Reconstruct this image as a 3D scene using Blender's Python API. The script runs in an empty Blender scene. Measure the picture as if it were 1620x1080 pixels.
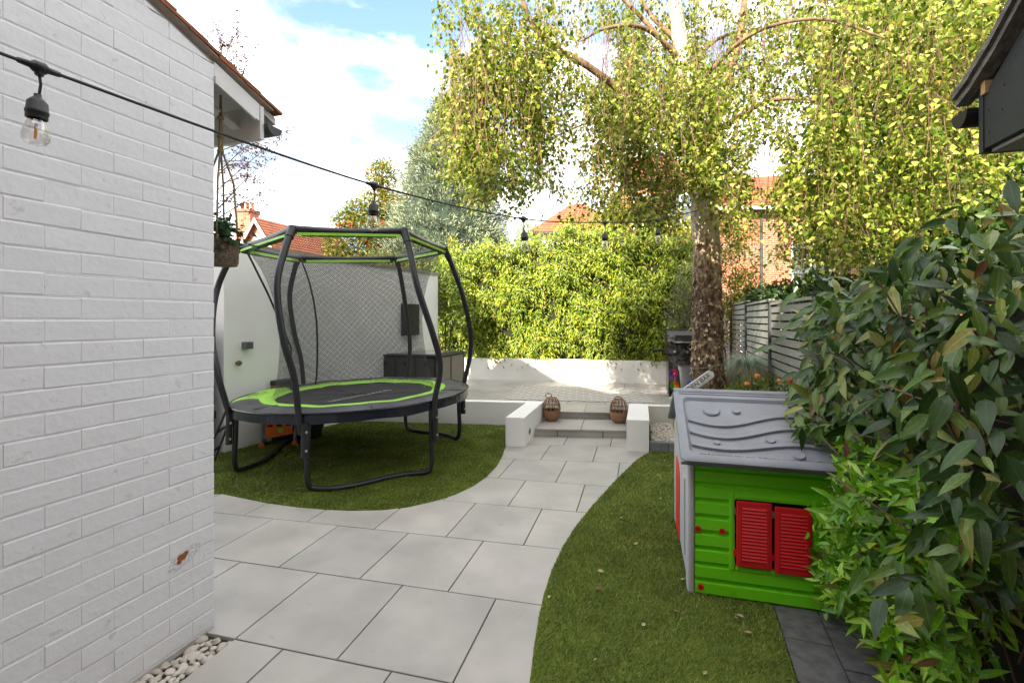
import bpy, math, random
import numpy as np
from mathutils import Vector, Matrix
R = math.radians
random.seed(7); rng = np.random.default_rng(11)
scene = bpy.context.scene
COL = scene.collection

# ------------------------------------------------------------------ camera
F, H, HZ = 740.0, 1.53, 505.0        # focal length in photo pixels, eye height, horizon row
cam = bpy.data.cameras.new('camera'); cam_o = bpy.data.objects.new('camera', cam); COL.objects.link(cam_o)
cam.sensor_width = 36.0; cam.lens = 36.0 * F / 1620.0
cam.shift_y = (HZ - 540.0) / 1620.0
cam.clip_start = 0.05; cam.clip_end = 600.0
cam_o.location = (0, 0, H); cam_o.rotation_euler = (R(90), 0, 0)
scene.camera = cam_o

# ------------------------------------------------------------------ sky and sun
SUN_AZ, SUN_EL = R(31), R(30)        # sun behind the camera, to its left
to_sun = Vector((-math.sin(SUN_AZ) * math.cos(SUN_EL), -math.cos(SUN_AZ) * math.cos(SUN_EL), math.sin(SUN_EL)))
world = bpy.data.worlds.new('World'); scene.world = world; world.use_nodes = True
nt = world.node_tree; nt.nodes.clear()
out = nt.nodes.new('ShaderNodeOutputWorld'); bg = nt.nodes.new('ShaderNodeBackground')
sky = nt.nodes.new('ShaderNodeTexSky'); sky.sky_type = 'NISHITA'; sky.sun_disc = False
sky.sun_elevation = SUN_EL; sky.sun_rotation = math.atan2(to_sun.x, to_sun.y)
sky.air_density = 1.0; sky.dust_density = 0.6; sky.ozone_density = 1.5
tc = nt.nodes.new('ShaderNodeTexCoord'); mp = nt.nodes.new('ShaderNodeMapping')
mp.inputs['Scale'].default_value = (1.0, 1.0, 2.6); mp.inputs['Location'].default_value = (2.2, 6.1, 0.1)
nz = nt.nodes.new('ShaderNodeTexNoise'); nz.inputs['Scale'].default_value = 1.7; nz.inputs['Detail'].default_value = 8; nz.inputs['Roughness'].default_value = 0.62
rp = nt.nodes.new('ShaderNodeValToRGB'); rp.color_ramp.elements[0].position = 0.345; rp.color_ramp.elements[1].position = 0.535
nz2 = nt.nodes.new('ShaderNodeTexNoise'); nz2.inputs['Scale'].default_value = 3.4; nz2.inputs['Detail'].default_value = 6
rp2 = nt.nodes.new('ShaderNodeValToRGB')
rp2.color_ramp.elements[0].position = 0.38; rp2.color_ramp.elements[0].color = (2.0, 2.05, 2.15, 1)
rp2.color_ramp.elements[1].position = 0.60; rp2.color_ramp.elements[1].color = (7.9, 7.75, 7.65, 1)
mx = nt.nodes.new('ShaderNodeMix'); mx.data_type = 'RGBA'
nt.links.new(tc.outputs['Generated'], mp.inputs['Vector'])
nt.links.new(mp.outputs['Vector'], nz.inputs['Vector']); nt.links.new(mp.outputs['Vector'], nz2.inputs['Vector'])
nt.links.new(nz.outputs['Fac'], rp.inputs['Fac']); nt.links.new(nz2.outputs['Fac'], rp2.inputs['Fac'])
nt.links.new(rp.outputs['Color'], mx.inputs['Factor'])
nt.links.new(sky.outputs['Color'], mx.inputs['A']); nt.links.new(rp2.outputs['Color'], mx.inputs['B'])
nt.links.new(mx.outputs['Result'], bg.inputs['Color']); bg.inputs['Strength'].default_value = 0.10
nt.links.new(bg.outputs['Background'], out.inputs['Surface'])
sun = bpy.data.lights.new('sun', 'SUN'); sun.energy = 3.3; sun.angle = R(0.53); sun.color = (1.0, 0.91, 0.74)
sun_o = bpy.data.objects.new('sun', sun); COL.objects.link(sun_o)
sun_o.rotation_euler = to_sun.to_track_quat('Z', 'Y').to_euler(); sun_o.location = (-8, -10, 14)
scene.view_settings.view_transform = 'Standard'; scene.view_settings.look = 'None'
scene.view_settings.exposure = 2.35; scene.view_settings.gamma = 1.0; scene.view_settings.use_curve_mapping = False
scene.render.engine = 'CYCLES'
cy = scene.cycles
cy.max_bounces = 7; cy.diffuse_bounces = 4; cy.transparent_max_bounces = 24; cy.transmission_bounces = 6
cy.use_denoising = True; cy.sample_clamp_indirect = 8.0; cy.caustics_reflective = False; cy.caustics_refractive = False

# ------------------------------------------------------------------ helpers
def P(px, py, d):                     # a point seen at (px, py), d metres in front of the camera
    return Vector(((px - 810) / F * d, d, H + (HZ - py) / F * d))
def G(px, py, z=0.0):                 # the point of level z seen at (px, py)
    return P(px, py, F * (H - z) / (py - HZ))
def nlink(m, a, b): m.node_tree.links.new(a, b)
MATS = {}
def mat(name, col, rough=0.6, var=0.0, vscale=6.0, bump=0.0, bscale=40.0, spec=0.4, metal=0.0, col2=None,
        rnd=None, transl=0.0, detail=4.0, coat=0.0, vec='Object', stretch=None, specks=None, rib=False):
    """Principled surface: base colour with noise variation to col2 and an optional per-piece random shift."""
    if name in MATS: return MATS[name]
    m = bpy.data.materials.new(name); m.use_nodes = True; t = m.node_tree; b = t.nodes['Principled BSDF']
    b.inputs['Roughness'].default_value = rough; b.inputs['Metallic'].default_value = metal
    b.inputs['Specular IOR Level'].default_value = spec
    if coat: b.inputs['Coat Weight'].default_value = coat
    tcn = t.nodes.new('ShaderNodeTexCoord'); vo = t.nodes.new('ShaderNodeNewGeometry').outputs['Position'] if vec == 'World' else tcn.outputs[vec]
    if stretch:
        mpn = t.nodes.new('ShaderNodeMapping'); mpn.inputs['Scale'].default_value = stretch
        nlink(m, vo, mpn.inputs['Vector']); vo = mpn.outputs['Vector']
    csock = None
    c2 = col2 or tuple(max(0, c * (1 - var)) for c in col)
    if var or col2:
        n = t.nodes.new('ShaderNodeTexNoise'); n.inputs['Scale'].default_value = vscale; n.inputs['Detail'].default_value = detail
        r = t.nodes.new('ShaderNodeValToRGB'); r.color_ramp.elements[0].position = .35; r.color_ramp.elements[1].position = .65
        r.color_ramp.elements[0].color = (*c2, 1); r.color_ramp.elements[1].color = (*col, 1)
        nlink(m, vo, n.inputs['Vector']); nlink(m, n.outputs['Fac'], r.inputs['Fac']); csock = r.outputs['Color']
    if rnd:                           # rnd = ('island'|'object', [(pos, colour), ...])
        if rnd[0] == 'island': src = t.nodes.new('ShaderNodeNewGeometry').outputs['Random Per Island']
        else: src = t.nodes.new('ShaderNodeObjectInfo').outputs['Random']
        r2 = t.nodes.new('ShaderNodeValToRGB'); els = r2.color_ramp.elements
        while len(els) < len(rnd[1]): els.new(.5)
        for e, (p, c) in zip(els, rnd[1]): e.position = p; e.color = (*c, 1)
        nlink(m, src, r2.inputs['Fac'])
        if csock is None: csock = r2.outputs['Color']
        else:
            mm = t.nodes.new('ShaderNodeMix'); mm.data_type = 'RGBA'; mm.blend_type = 'MULTIPLY'; mm.inputs['Factor'].default_value = 1
            nlink(m, csock, mm.inputs['A']); nlink(m, r2.outputs['Color'], mm.inputs['B']); csock = mm.outputs['Result']
    def _mul(a, bsock):
        q = t.nodes.new('ShaderNodeMix'); q.data_type = 'RGBA'; q.blend_type = 'MULTIPLY'; q.inputs['Factor'].default_value = 1
        nlink(m, a, q.inputs['A']); nlink(m, bsock, q.inputs['B']); return q.outputs['Result']
    if specks and csock:              # specks = (scale, threshold, multiplier): small marks and pits
        n = t.nodes.new('ShaderNodeTexNoise'); n.inputs['Scale'].default_value = specks[0]; n.inputs['Detail'].default_value = 6; n.inputs['Roughness'].default_value = .7
        r = t.nodes.new('ShaderNodeValToRGB'); r.color_ramp.elements[0].position = specks[1]; r.color_ramp.elements[1].position = specks[1]+.045
        r.color_ramp.elements[0].color = (1,1,1,1); r.color_ramp.elements[1].color = (*specks[2],1)
        nlink(m, vo, n.inputs['Vector']); nlink(m, n.outputs['Fac'], r.inputs['Fac']); csock = _mul(csock, r.outputs['Color'])
    if rib and csock:                 # pale midrib and faint side veins of a leaf
        at = t.nodes.new('ShaderNodeAttribute'); at.attribute_name = 'rib'
        r = t.nodes.new('ShaderNodeValToRGB'); e = r.color_ramp.elements; e[0].position = .0; e[0].color = (1.7,1.55,1.5,1); e[1].position = .13; e[1].color = (.92,.92,.92,1)
        x = e.new(.8); x.color = (1,1,1,1); x = e.new(1.0); x.color = (1.25,1.15,1.0,1)
        nlink(m, at.outputs['Fac'], r.inputs['Fac']); csock = _mul(csock, r.outputs['Color'])
    if csock: nlink(m, csock, b.inputs['Base Color'])
    else: b.inputs['Base Color'].default_value = (*col, 1)
    if bump:
        n = t.nodes.new('ShaderNodeTexNoise'); n.inputs['Scale'].default_value = bscale; n.inputs['Detail'].default_value = 5
        bn = t.nodes.new('ShaderNodeBump'); bn.inputs['Strength'].default_value = bump; bn.inputs['Distance'].default_value = .01
        nlink(m, vo, n.inputs['Vector']); nlink(m, n.outputs['Fac'], bn.inputs['Height']); nlink(m, bn.outputs['Normal'], b.inputs['Normal'])
    if transl:
        tr = t.nodes.new('ShaderNodeBsdfTranslucent'); ms = t.nodes.new('ShaderNodeMixShader'); ms.inputs['Fac'].default_value = transl
        if csock: nlink(m, csock, tr.inputs['Color'])
        else: tr.inputs['Color'].default_value = (*col, 1)
        o = t.nodes['Material Output']
        nlink(m, b.outputs['BSDF'], ms.inputs[1]); nlink(m, tr.outputs['BSDF'], ms.inputs[2]); nlink(m, ms.outputs['Shader'], o.inputs['Surface'])
    MATS[name] = m
    return m

class MB:                             # collects shapes; build() links them as ONE mesh object
    def __init__(s): s.v = []; s.f = []; s.smooth = False
    def add(s, vs, fs):
        o = len(s.v); s.v += [tuple(v) for v in vs]; s.f += [tuple(i + o for i in f) for f in fs]; return s
    def box(s, a, b):
        (x0, y0, z0), (x1, y1, z1) = a, b
        return s.add([(x0,y0,z0),(x1,y0,z0),(x1,y1,z0),(x0,y1,z0),(x0,y0,z1),(x1,y0,z1),(x1,y1,z1),(x0,y1,z1)],
                     [(0,3,2,1),(4,5,6,7),(0,1,5,4),(1,2,6,5),(2,3,7,6),(3,0,4,7)])
    def prism(s, poly, z0, z1):       # polygon in xy, counter-clockwise
        if sum(poly[i][0]*poly[(i+1)%len(poly)][1]-poly[(i+1)%len(poly)][0]*poly[i][1] for i in range(len(poly))) < 0: poly = poly[::-1]
        n = len(poly)
        return s.add([(p[0],p[1],z0) for p in poly] + [(p[0],p[1],z1) for p in poly],
                     [tuple(range(n-1,-1,-1)), tuple(range(n,2*n))] + [(i,(i+1)%n,n+(i+1)%n,n+i) for i in range(n)])
    def extr(s, poly, a, b, ax='y'):  # polygon given in the plane across ax, extruded from a to b
        n = len(poly)
        mk = (lambda p, t: (p[0], t, p[1])) if ax == 'y' else (lambda p, t: (t, p[0], p[1]))
        return s.add([mk(p, a) for p in poly] + [mk(p, b) for p in poly],
                     [tuple(range(n)), tuple(range(2*n-1,n-1,-1))] + [(i,n+i,n+(i+1)%n,(i+1)%n) for i in range(n)])
    def tube(s, pts, r, n=8, cap=True, closed=False):
        pts = [Vector(p) for p in pts]; m = len(pts); o = len(s.v)
        rs = r if hasattr(r, '__len__') else [r]*m
        up = None
        for i, p in enumerate(pts):
            if closed: t = pts[(i+1)%m] - pts[i-1]
            else: t = pts[min(i+1,m-1)] - pts[max(i-1,0)]
            t = t.normalized() if t.length > 1e-9 else Vector((0,0,1))
            if up is None: up = t.orthogonal().normalized()
            up = (up - t*up.dot(t)); up = up.normalized() if up.length > 1e-6 else t.orthogonal().normalized()
            b = t.cross(up)
            for k in range(n):
                a = 2*math.pi*k/n; s.v.append(tuple(p + (up*math.cos(a) + b*math.sin(a))*rs[i]))
        for i in range(m if closed else m-1):
            for k in range(n):
                j = (i+1) % m
                s.f.append((o+i*n+k, o+i*n+(k+1)%n, o+j*n+(k+1)%n, o+j*n+k))
        if cap and not closed:
            s.f.append(tuple(o+k for k in range(n-1,-1,-1))); s.f.append(tuple(o+(m-1)*n+k for k in range(n)))
        return s
    def lathe(s, prof, c=(0,0,0), n=20):   # prof [(r, z)]
        o = len(s.v)
        for r, z in prof:
            for k in range(n):
                a = 2*math.pi*k/n; s.v.append((c[0]+r*math.cos(a), c[1]+r*math.sin(a), c[2]+z))
        for i in range(len(prof)-1):
            for k in range(n): s.f.append((o+i*n+k, o+i*n+(k+1)%n, o+(i+1)*n+(k+1)%n, o+(i+1)*n+k))
        return s
    def disc(s, c, r, ax=(0,0,1), h=.004, n=16):
        a = Vector(ax).normalized(); return s.tube([Vector(c), Vector(c)+a*h], r, n)
    def mesh(s, name, m):
        me = bpy.data.meshes.new(name); me.from_pydata(s.v, [], s.f); me.update()
        if m: me.materials.append(m)
        if s.smooth:
            me.polygons.foreach_set('use_smooth', [True]*len(me.polygons))
            try: me.set_sharp_from_angle(angle=R(42))
            except Exception: pass
        return me
    def build(s, name, m, parent=None, loc=None, smooth=None):
        if smooth is not None: s.smooth = smooth
        return link(name, s.mesh(name, m), parent, loc)
def link(name, me, parent=None, loc=None, rot=None, scale=None):
    o = bpy.data.objects.new(name, me); COL.objects.link(o)
    if parent: o.parent = parent
    if loc is not None: o.location = loc
    if rot is not None: o.rotation_euler = rot
    if scale is not None: o.scale = scale
    return o
def tag(o, label=None, cat=None, group=None, kind=None):
    if label: o['label'] = label
    if cat: o['category'] = cat
    if group: o['group'] = group
    if kind: o['kind'] = kind
    return o
def thing(name, label, cat, loc=(0,0,0), rz=0, group=None):
    o = bpy.data.objects.new(name, None); COL.objects.link(o); o.empty_display_size = .1
    o.location = loc; o.rotation_euler = (0, 0, rz); return tag(o, label, cat, group)
def smooth_path(pts, k=6):            # Catmull-Rom through pts
    pts = [Vector(p) for p in pts]; q = [pts[0]*2-pts[1]] + pts + [pts[-1]*2-pts[-2]]; outp = []
    for i in range(1, len(q)-2):
        for j in range(k):
            t = j/k; a, b, c, d = q[i-1:i+3]
            outp.append(.5*((2*b) + (c-a)*t + (2*a-5*b+4*c-d)*t*t + (3*b-a-3*c+d)*t*t*t))
    return outp + [pts[-1]]
def np_mesh(name, V, faces, m, parent=None, smooth=False):   # V (n,3), faces (k,j) all of one size
    me = bpy.data.meshes.new(name); k, j = faces.shape
    me.vertices.add(len(V)); me.vertices.foreach_set('co', V.astype(np.float32).ravel())
    me.loops.add(k*j); me.loops.foreach_set('vertex_index', faces.astype(np.int32).ravel())
    me.polygons.add(k); me.polygons.foreach_set('loop_start', np.arange(0, k*j, j, dtype=np.int32))
    if smooth: me.polygons.foreach_set('use_smooth', np.ones(k, dtype=bool))
    me.update(calc_edges=True)
    if m: me.materials.append(m)
    return link(name, me, parent)
def unit(a): return a / np.maximum(np.linalg.norm(a, axis=1, keepdims=True), 1e-9)
def leaf_arrays(pos, d, n, L, W, fold=.25, droop=.15, mid=.42):
    """two quads per leaf, folded along the midrib; pos,d,n (N,3); L,W (N,)"""
    d = unit(d); b = unit(np.cross(d, n)); n = np.cross(b, d); N = len(pos); L = L[:,None]; W = W[:,None]
    base = pos; mc = pos + d*L*mid - n*W*fold*.5
    ml = pos + d*L*mid - b*W*.5 + n*W*fold*.5; mr = pos + d*L*mid + b*W*.5 + n*W*fold*.5
    tip = pos + d*L - n*L*droop
    V = np.stack([base, ml, mc, mr, tip], 1).reshape(-1, 3)
    o = (np.arange(N)*5)[:,None]
    Fq = np.concatenate([o+np.array([[0,2,4,1]]), o+np.array([[0,3,4,2]])], 1).reshape(-1, 4)
    return V, Fq
def leaf_arrays_hi(pos, d, n, L, W, fold=.25, droop=.2):
    d = unit(d); b = unit(np.cross(d, n)); n = np.cross(b, d); N = len(pos); L = L[:,None]; W = W[:,None]
    cols = []
    for t, w in ((0,.04),(.18,.72),(.42,1.0),(.70,.70),(.88,.30),(1,.02)):
        for s in (-1,0,1): cols.append(pos+d*L*t+b*W*(.5*w*s)+n*(W*fold*.5*w*abs(s)-L*droop*t*t))
    V = np.stack(cols,1).reshape(-1,3); q = np.array([[3*i+s,3*i+3+s,3*i+4+s,3*i+1+s] for i in range(5) for s in (0,1)])
    return V, (q[None]+(np.arange(N)*18)[:,None,None]).reshape(-1,4)
def leaves(name, m, parent, pos, d, n, L, W, hi=False, **kw):
    if hi:
        V, Fq = leaf_arrays_hi(pos, d, n, L, W, **kw); o = np_mesh(name, V, Fq, m, parent, True)
        at = o.data.attributes.new('rib','FLOAT','POINT'); at.data.foreach_set('value', np.tile(np.array([1,0,1]*6,np.float32), len(pos))); return o
    V, Fq = leaf_arrays(pos, d, n, L, W, **kw); return np_mesh(name, V, Fq, m, parent)
def rand_unit(N): return unit(rng.normal(size=(N, 3)))
def inside(poly, x, y):
    c = False; j = len(poly)-1
    for i in range(len(poly)):
        xi, yi = poly[i][0], poly[i][1]; xj, yj = poly[j][0], poly[j][1]
        if (yi > y) != (yj > y) and x < (xj-xi)*(y-yi)/(yj-yi)+xi: c = not c
        j = i
    return c
def np_inside(poly, X, Y):
    c = np.zeros(len(X), bool); j = len(poly)-1
    for i in range(len(poly)):
        xi, yi = poly[i][0], poly[i][1]; xj, yj = poly[j][0], poly[j][1]
        h = ((yi > Y) != (yj > Y)) & (X < (xj-xi)*(Y-yi)/(yj-yi+1e-12)+xi); c ^= h; j = i
    return c
def rot2(v, a): return (v[0]*math.cos(a)-v[1]*math.sin(a), v[0]*math.sin(a)+v[1]*math.cos(a))

# ------------------------------------------------------------------ materials
M_white = mat('white_render', (.82,.81,.785), .75, var=.05, vscale=2.5, bump=.15, bscale=90)
M_paint = mat('white_brick_paint', (.745,.745,.755), .55, var=.03, vscale=9, bump=.25, bscale=35, specks=(15,.63,(.82,.81,.79)), vec='World')
M_mortar = mat('white_painted_mortar', (.735,.735,.745), .65, var=.04, vscale=14, vec='World', bump=.3, bscale=80)
M_black = mat('black_powder_coat', (.018,.019,.022), .38, var=.2, vscale=20)
M_blackpl = mat('black_plastic', (.022,.022,.024), .42)
M_dark = mat('dark_void', (.012,.012,.012), .9)
M_tile = mat('porcelain_slab', (.44,.415,.38), .5, col2=(.335,.32,.295), vscale=2.3, detail=12, bump=.06, bscale=160,
             rnd=('object', [(0,(.88,.89,.90)),(.5,(.95,.95,.95)),(1,(1.02,1.01,1))]), specks=(9,.64,(.84,.82,.79)), vec='World')
M_grout = mat('grout', (.045,.043,.04), .9)
M_joint = M_grout
M_terra = mat('terracotta_tile', (.42,.15,.07), .8, col2=(.26,.10,.055), vscale=5, bump=.4, bscale=30, rnd=('object',[(0,(.7,.7,.7)),(1,(1.1,1,1))]))
M_wood_grey = mat('grey_fence_paint', (.36,.36,.32), .7, col2=(.27,.27,.245), vscale=7, stretch=(1,1,9), rnd=('object',[(0,(.82,.82,.82)),(1,(1.05,1.05,1.05))]))
M_post = mat('charcoal_post_paint', (.05,.052,.055), .7, var=.2)
M_bark = None
# ================================================================== setting
V15 = (math.sin(R(15.2)), math.cos(R(15.2)))           # the way the slab joints run into the garden
M_earth = mat('earth', (.075,.06,.045), .95, var=.3, vscale=3, bump=.6, bscale=12)
M_far = mat('far_ground', (.06,.075,.03), .95, var=.3, vscale=.6)
g = MB().add([(-150,-60,-.034),(150,-60,-.034),(150,260,-.034),(-150,260,-.034)], [(0,1,2,3)]).build('ground', M_far)
tag(g, kind='structure')
# outlines of the two artificial lawns
edgeL = [G(*p) for p in [(352,781),(385,788),(425,796),(470,802),(515,806),(560,807.5),(605,806.5),(645,802),(685,793),(720,782),(748,769),(770,754),(786,737),(795,721),(799,707)]]
LAWN_L = [(-4.6,3.95),(-3.2,4.02)] + [(p.x,p.y) for p in edgeL] + [(.18,6.4),(.34,6.68),(-2.62,7.03),(-3.34,5.32),(-4.6,5.6)]
edgeR = [G(*p) for p in [(1027,716),(1008,727),(988,746),(964,771),(936,802),(910,834),(890,866),(873,902),(860,942),(851,984),(844,1030),(838,1080)]]
LAWN_R = [(p.x,p.y) for p in edgeR] + [(.045,1.75),(.03,1.3),(.9,1.3),(1.20,1.97),(1.39,2.49),(1.63,3.3),(2.05,4.6),(2.2,5.3),(1.60,5.395)]
# paving: each slab is an object under the paving
pav = MB().add([(-5,.2,-.02),(3,.2,-.02),(3,6.12,-.02),(-5,6.12,-.02)], [(0,1,2,3)]).build('paving', M_grout); tag(pav, kind='structure')
def gline(a, b):
    a, b = G(*a), G(*b); return (a.x, a.y), (b.x, b.y)
ROWS = [gline((375.7,1010.5),(715.3,1080.1)), gline((340.6,882),(854.3,956)), gline((340.6,810),(889.5,868)),
        gline((712,792),(920,809.5)), gline((790,756),(962,769)), gline((797,725),(990,732)), gline((847,703.2),(990,706.3))]
def shift(l, d): return tuple((p[0]-V15[0]*d, p[1]-V15[1]*d) for p in l)
ROWS = [shift(ROWS[0], 1.22), shift(ROWS[0], .61)] + ROWS + [((.313,6.13),(1.474,6.045))]
def cross_q(line, q):                 # where the joint with offset q meets a row line
    c, s = V15[1], V15[0]; (x0,y0),(x1,y1) = line
    q0 = x0*c - y0*s; q1 = x1*c - y1*s; t = (q-q0)/(q1-q0)
    return x0+(x1-x0)*t, y0+(y1-y0)*t
W = .557; gap = .0036
for r in range(len(ROWS)-1):
    off = -1.597 if r % 2 else -1.315   # running bond
    if r == len(ROWS)-2: off = -1.45
    for k in range(-6, 8):
        q0, q1 = off+W*k, off+W*(k+1)
        if r < 2 and q0 < -1.9:
            if q1 < -1.86: continue
            q0 = max(q0, -1.872)
        if r == len(ROWS)-2 and (q0 < -1.6): continue
        pts = [cross_q(ROWS[r],q0+gap), cross_q(ROWS[r],q1-gap), cross_q(ROWS[r+1],q1-gap), cross_q(ROWS[r+1],q0+gap)]
        pts = [(x+V15[0]*gap*(1 if i < 2 else -1), y+V15[1]*gap*(1 if i < 2 else -1)) for i,(x,y) in enumerate(pts)]
        cx = sum(p[0] for p in pts)/4; cyy = sum(p[1] for p in pts)/4
        smp = pts + [(cx,cyy)] + [((pts[i][0]+pts[(i+1)%4][0])/2,(pts[i][1]+pts[(i+1)%4][1])/2) for i in range(4)]
        if all(inside(LAWN_L,*p) or inside(LAWN_R,*p) for p in smp): continue
        if cx > 2.0 or cx < -4.2 or max(p[1] for p in pts) < .6: continue
        if r > 1 and cx > (1.85 if cyy > 4.0 else 1.0): continue
        if r < 2 and cx > .9: continue
        if r >= 2 and cx < -1.75 and cyy < 2.5: continue
        dz = random.uniform(-.0006, .0006); ch = .003
        n = 4; ins = [(x+(cx-x)*ch/.35, y+(cyy-y)*ch/.35) for x,y in pts]
        vs = [(x-cx,y-cyy,-.018) for x,y in pts]+[(x-cx,y-cyy,-.002) for x,y in pts]+[(x-cx,y-cyy,0) for x,y in ins]
        fs = [(i,(i+1)%4,4+(i+1)%4,4+i) for i in range(4)]+[(4+i,4+(i+1)%4,8+(i+1)%4,8+i) for i in range(4)]+[(8,9,10,11)]
        MB().add(vs, fs).build('slab', M_tile, pav, (cx,cyy,dz))
# lawns: turf backing as structure, blades as stuff
M_turf = mat('turf_backing', (.13,.175,.024), .95, col2=(.085,.12,.016), vscale=5, detail=7, bump=.8, bscale=120)
GR = [(0,(.06,.105,.008)),(.35,(.135,.205,.016)),(.7,(.215,.285,.03)),(.91,(.32,.35,.055)),(1,(.66,.56,.26))]
M_blade = mat('artificial_grass', (1,1,1), .5, col2=(.55,.58,.42), vscale=3.2, detail=8, rnd=('island', GR), transl=.18)
def lawn(poly, dens, name_label, holes=()):
    me = MB().prism(poly, -.012, .006); o = me.build('lawn', M_turf); tag(o, kind='structure')
    xs = [p[0] for p in poly]; ys = [p[1] for p in poly]
    x0, x1, y0, y1 = max(min(xs),-3.6), max(xs), min(ys), max(ys)
    N = int((x1-x0)*(y1-y0)*dens); X = rng.uniform(x0,x1,N); Y = rng.uniform(y0,y1,N)
    keep = rng.random(N) < np.clip((3.0/np.hypot(X,Y))**1.15, .22, 1)
    k = np_inside(poly, X, Y) & keep; X = X[k]; Y = Y[k]; N = len(X)
    dist = np.hypot(X, Y)
    hgt = rng.uniform(.008,.022,N); a = rng.uniform(0,2*math.pi,N); ln = rng.uniform(.2,1.15,N)
    nap = .55*np.sin(X*1.3+Y*.7+1)                      # the pile leans one way or another
    dx = np.cos(a)*ln + .45 + .3*nap; dy = np.sin(a)*ln - .3*nap
    b = rng.uniform(0,2*math.pi,N); w = .0016*np.clip(dist/2.2, .9, 2.6)
    base = np.stack([X,Y,np.full(N,.004)],1)
    side = np.stack([np.cos(b)*w, np.sin(b)*w, 0*w],1)
    tip = base + np.stack([dx*hgt, dy*hgt, hgt],1)
    V = np.stack([base-side, base+side, tip],1).reshape(-1,3)
    o2 = np_mesh('grass_blades', V, np.arange(3*N).reshape(-1,3), M_blade)
    tag(o2, name_label, 'artificial grass', kind='stuff')
lawn(LAWN_L, 34000, 'green artificial grass under the trampoline beside the white wall')
lawn(LAWN_R, 34000, 'green artificial grass between the curved path and the plastic playhouse')
# dark stone edging beside the right-hand lawn
M_stone = mat('dark_block_paving', (.155,.15,.15), .8, vec='World', col2=(.095,.093,.092), vscale=18, detail=8, bump=.5, bscale=60, rnd=('object',[(0,(.8,.8,.8)),(1,(1.15,1.15,1.15))]))
edg = MB().add([(.7,1.0,-.015),(2.6,1.0,-.015),(3.0,5.2,-.015),(2.0,5.2,-.015)], [(0,1,2,3)]).build('edging_strip', M_earth); tag(edg, kind='structure')
ex = Vector((1.39-1.20, 2.49-1.97)).normalized(); exn = Vector((ex.y,-ex.x)); e0 = Vector((1.20,1.97)) + exn*.006
for i in range(-3, 9):
    for j in range(2):
        a = e0 + ex*(i*.30 + .15*(j % 2)) + exn*(.0 + j*.205)
        q = [a+ex*.003, a+ex*.297, a+ex*.297+exn*.2, a+ex*.003+exn*.2]
        MB().prism([tuple(p) for p in q], -.014, .004+random.uniform(0,.003)).build('edging_stone', M_stone, edg)

# ---- raised patio
PZ = .20
M_riser = M_tile
pat = MB().prism([(-2.7,7.16),(.24,6.86),(.47,6.80),(1.66,6.73),(1.8,6.6),(3.6,6.3),(4.6,10.3),(-1.6,11.0)], -.03, PZ-.018).build('raised_patio', M_grout); tag(pat, kind='structure')
pu = Vector((math.cos(R(-6)), math.sin(R(-6)))); pv = Vector((math.sin(R(13)), math.cos(R(13)))); p0 = Vector((.42,6.80))
for j in range(0, 7):
    for i in range(-6, 6):
        a = p0 + pu*(i*.60 + (.3 if j % 2 else .02)) + pv*(j*.603)
        c4 = [a+pu*.003+pv*.003, a+pu*.597+pv*.003, a+pu*.597+pv*.6, a+pu*.003+pv*.6]
        c = (c4[0]+c4[2])/2
        if c.x > 4.1 or (c.x < -2.4) or c.y > 10.6: continue
        if j == 0: c4[0] -= pv*.025; c4[1] -= pv*.025
        MB().prism([tuple(q-c) for q in c4], -.017, 0).build('slab', M_tile, pat, (c.x,c.y,PZ))
# steps
st = thing('garden_steps', 'two pale porcelain steps between the short white piers', 'steps')
core = MB().prism([(.315,6.15),(1.472,6.066),(1.64,6.70),(.45,6.78)], -.02, .08).build('step_base', M_grout, st)
sl = Vector((.30,6.135)); sr = Vector((1.476,6.044)); bl = Vector((.45,6.775)); br = Vector((1.64,6.70))
def lerp(a,b,t): return a+(b-a)*t
for t0,t1 in ((0,.245),(.25,.745),(.75,1)):
    a,b = lerp(sl,sr,t0+.002), lerp(sl,sr,t1-.002)
    MB().prism([tuple(a),tuple(b),tuple(b+Vector((.004,.018))),tuple(a+Vector((.004,.018)))], -.004, .078).build('riser_slab', M_riser, st)
for t0,t1 in ((0,.5),(.5,1)):
    a,b,c,d = lerp(sl,sr,t0+.003)-Vector((0,.02)), lerp(sl,sr,t1-.003)-Vector((0,.02)), lerp(bl,br,t1-.003), lerp(bl,br,t0+.003)
    MB().prism([tuple(a),tuple(b),tuple(c),tuple(d)], .081, .10).build('tread_slab', M_tile, st)
for t0,t1 in ((0,.13),(.135,.80),(.805,1)):
    a,b = lerp(bl,br,t0+.002), lerp(bl,br,t1-.002)
    MB().prism([tuple(a),tuple(b),tuple(b+Vector((.004,.016))),tuple(a+Vector((.004,.016)))], .101, .181).build('riser_slab', M_riser, st)
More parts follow.
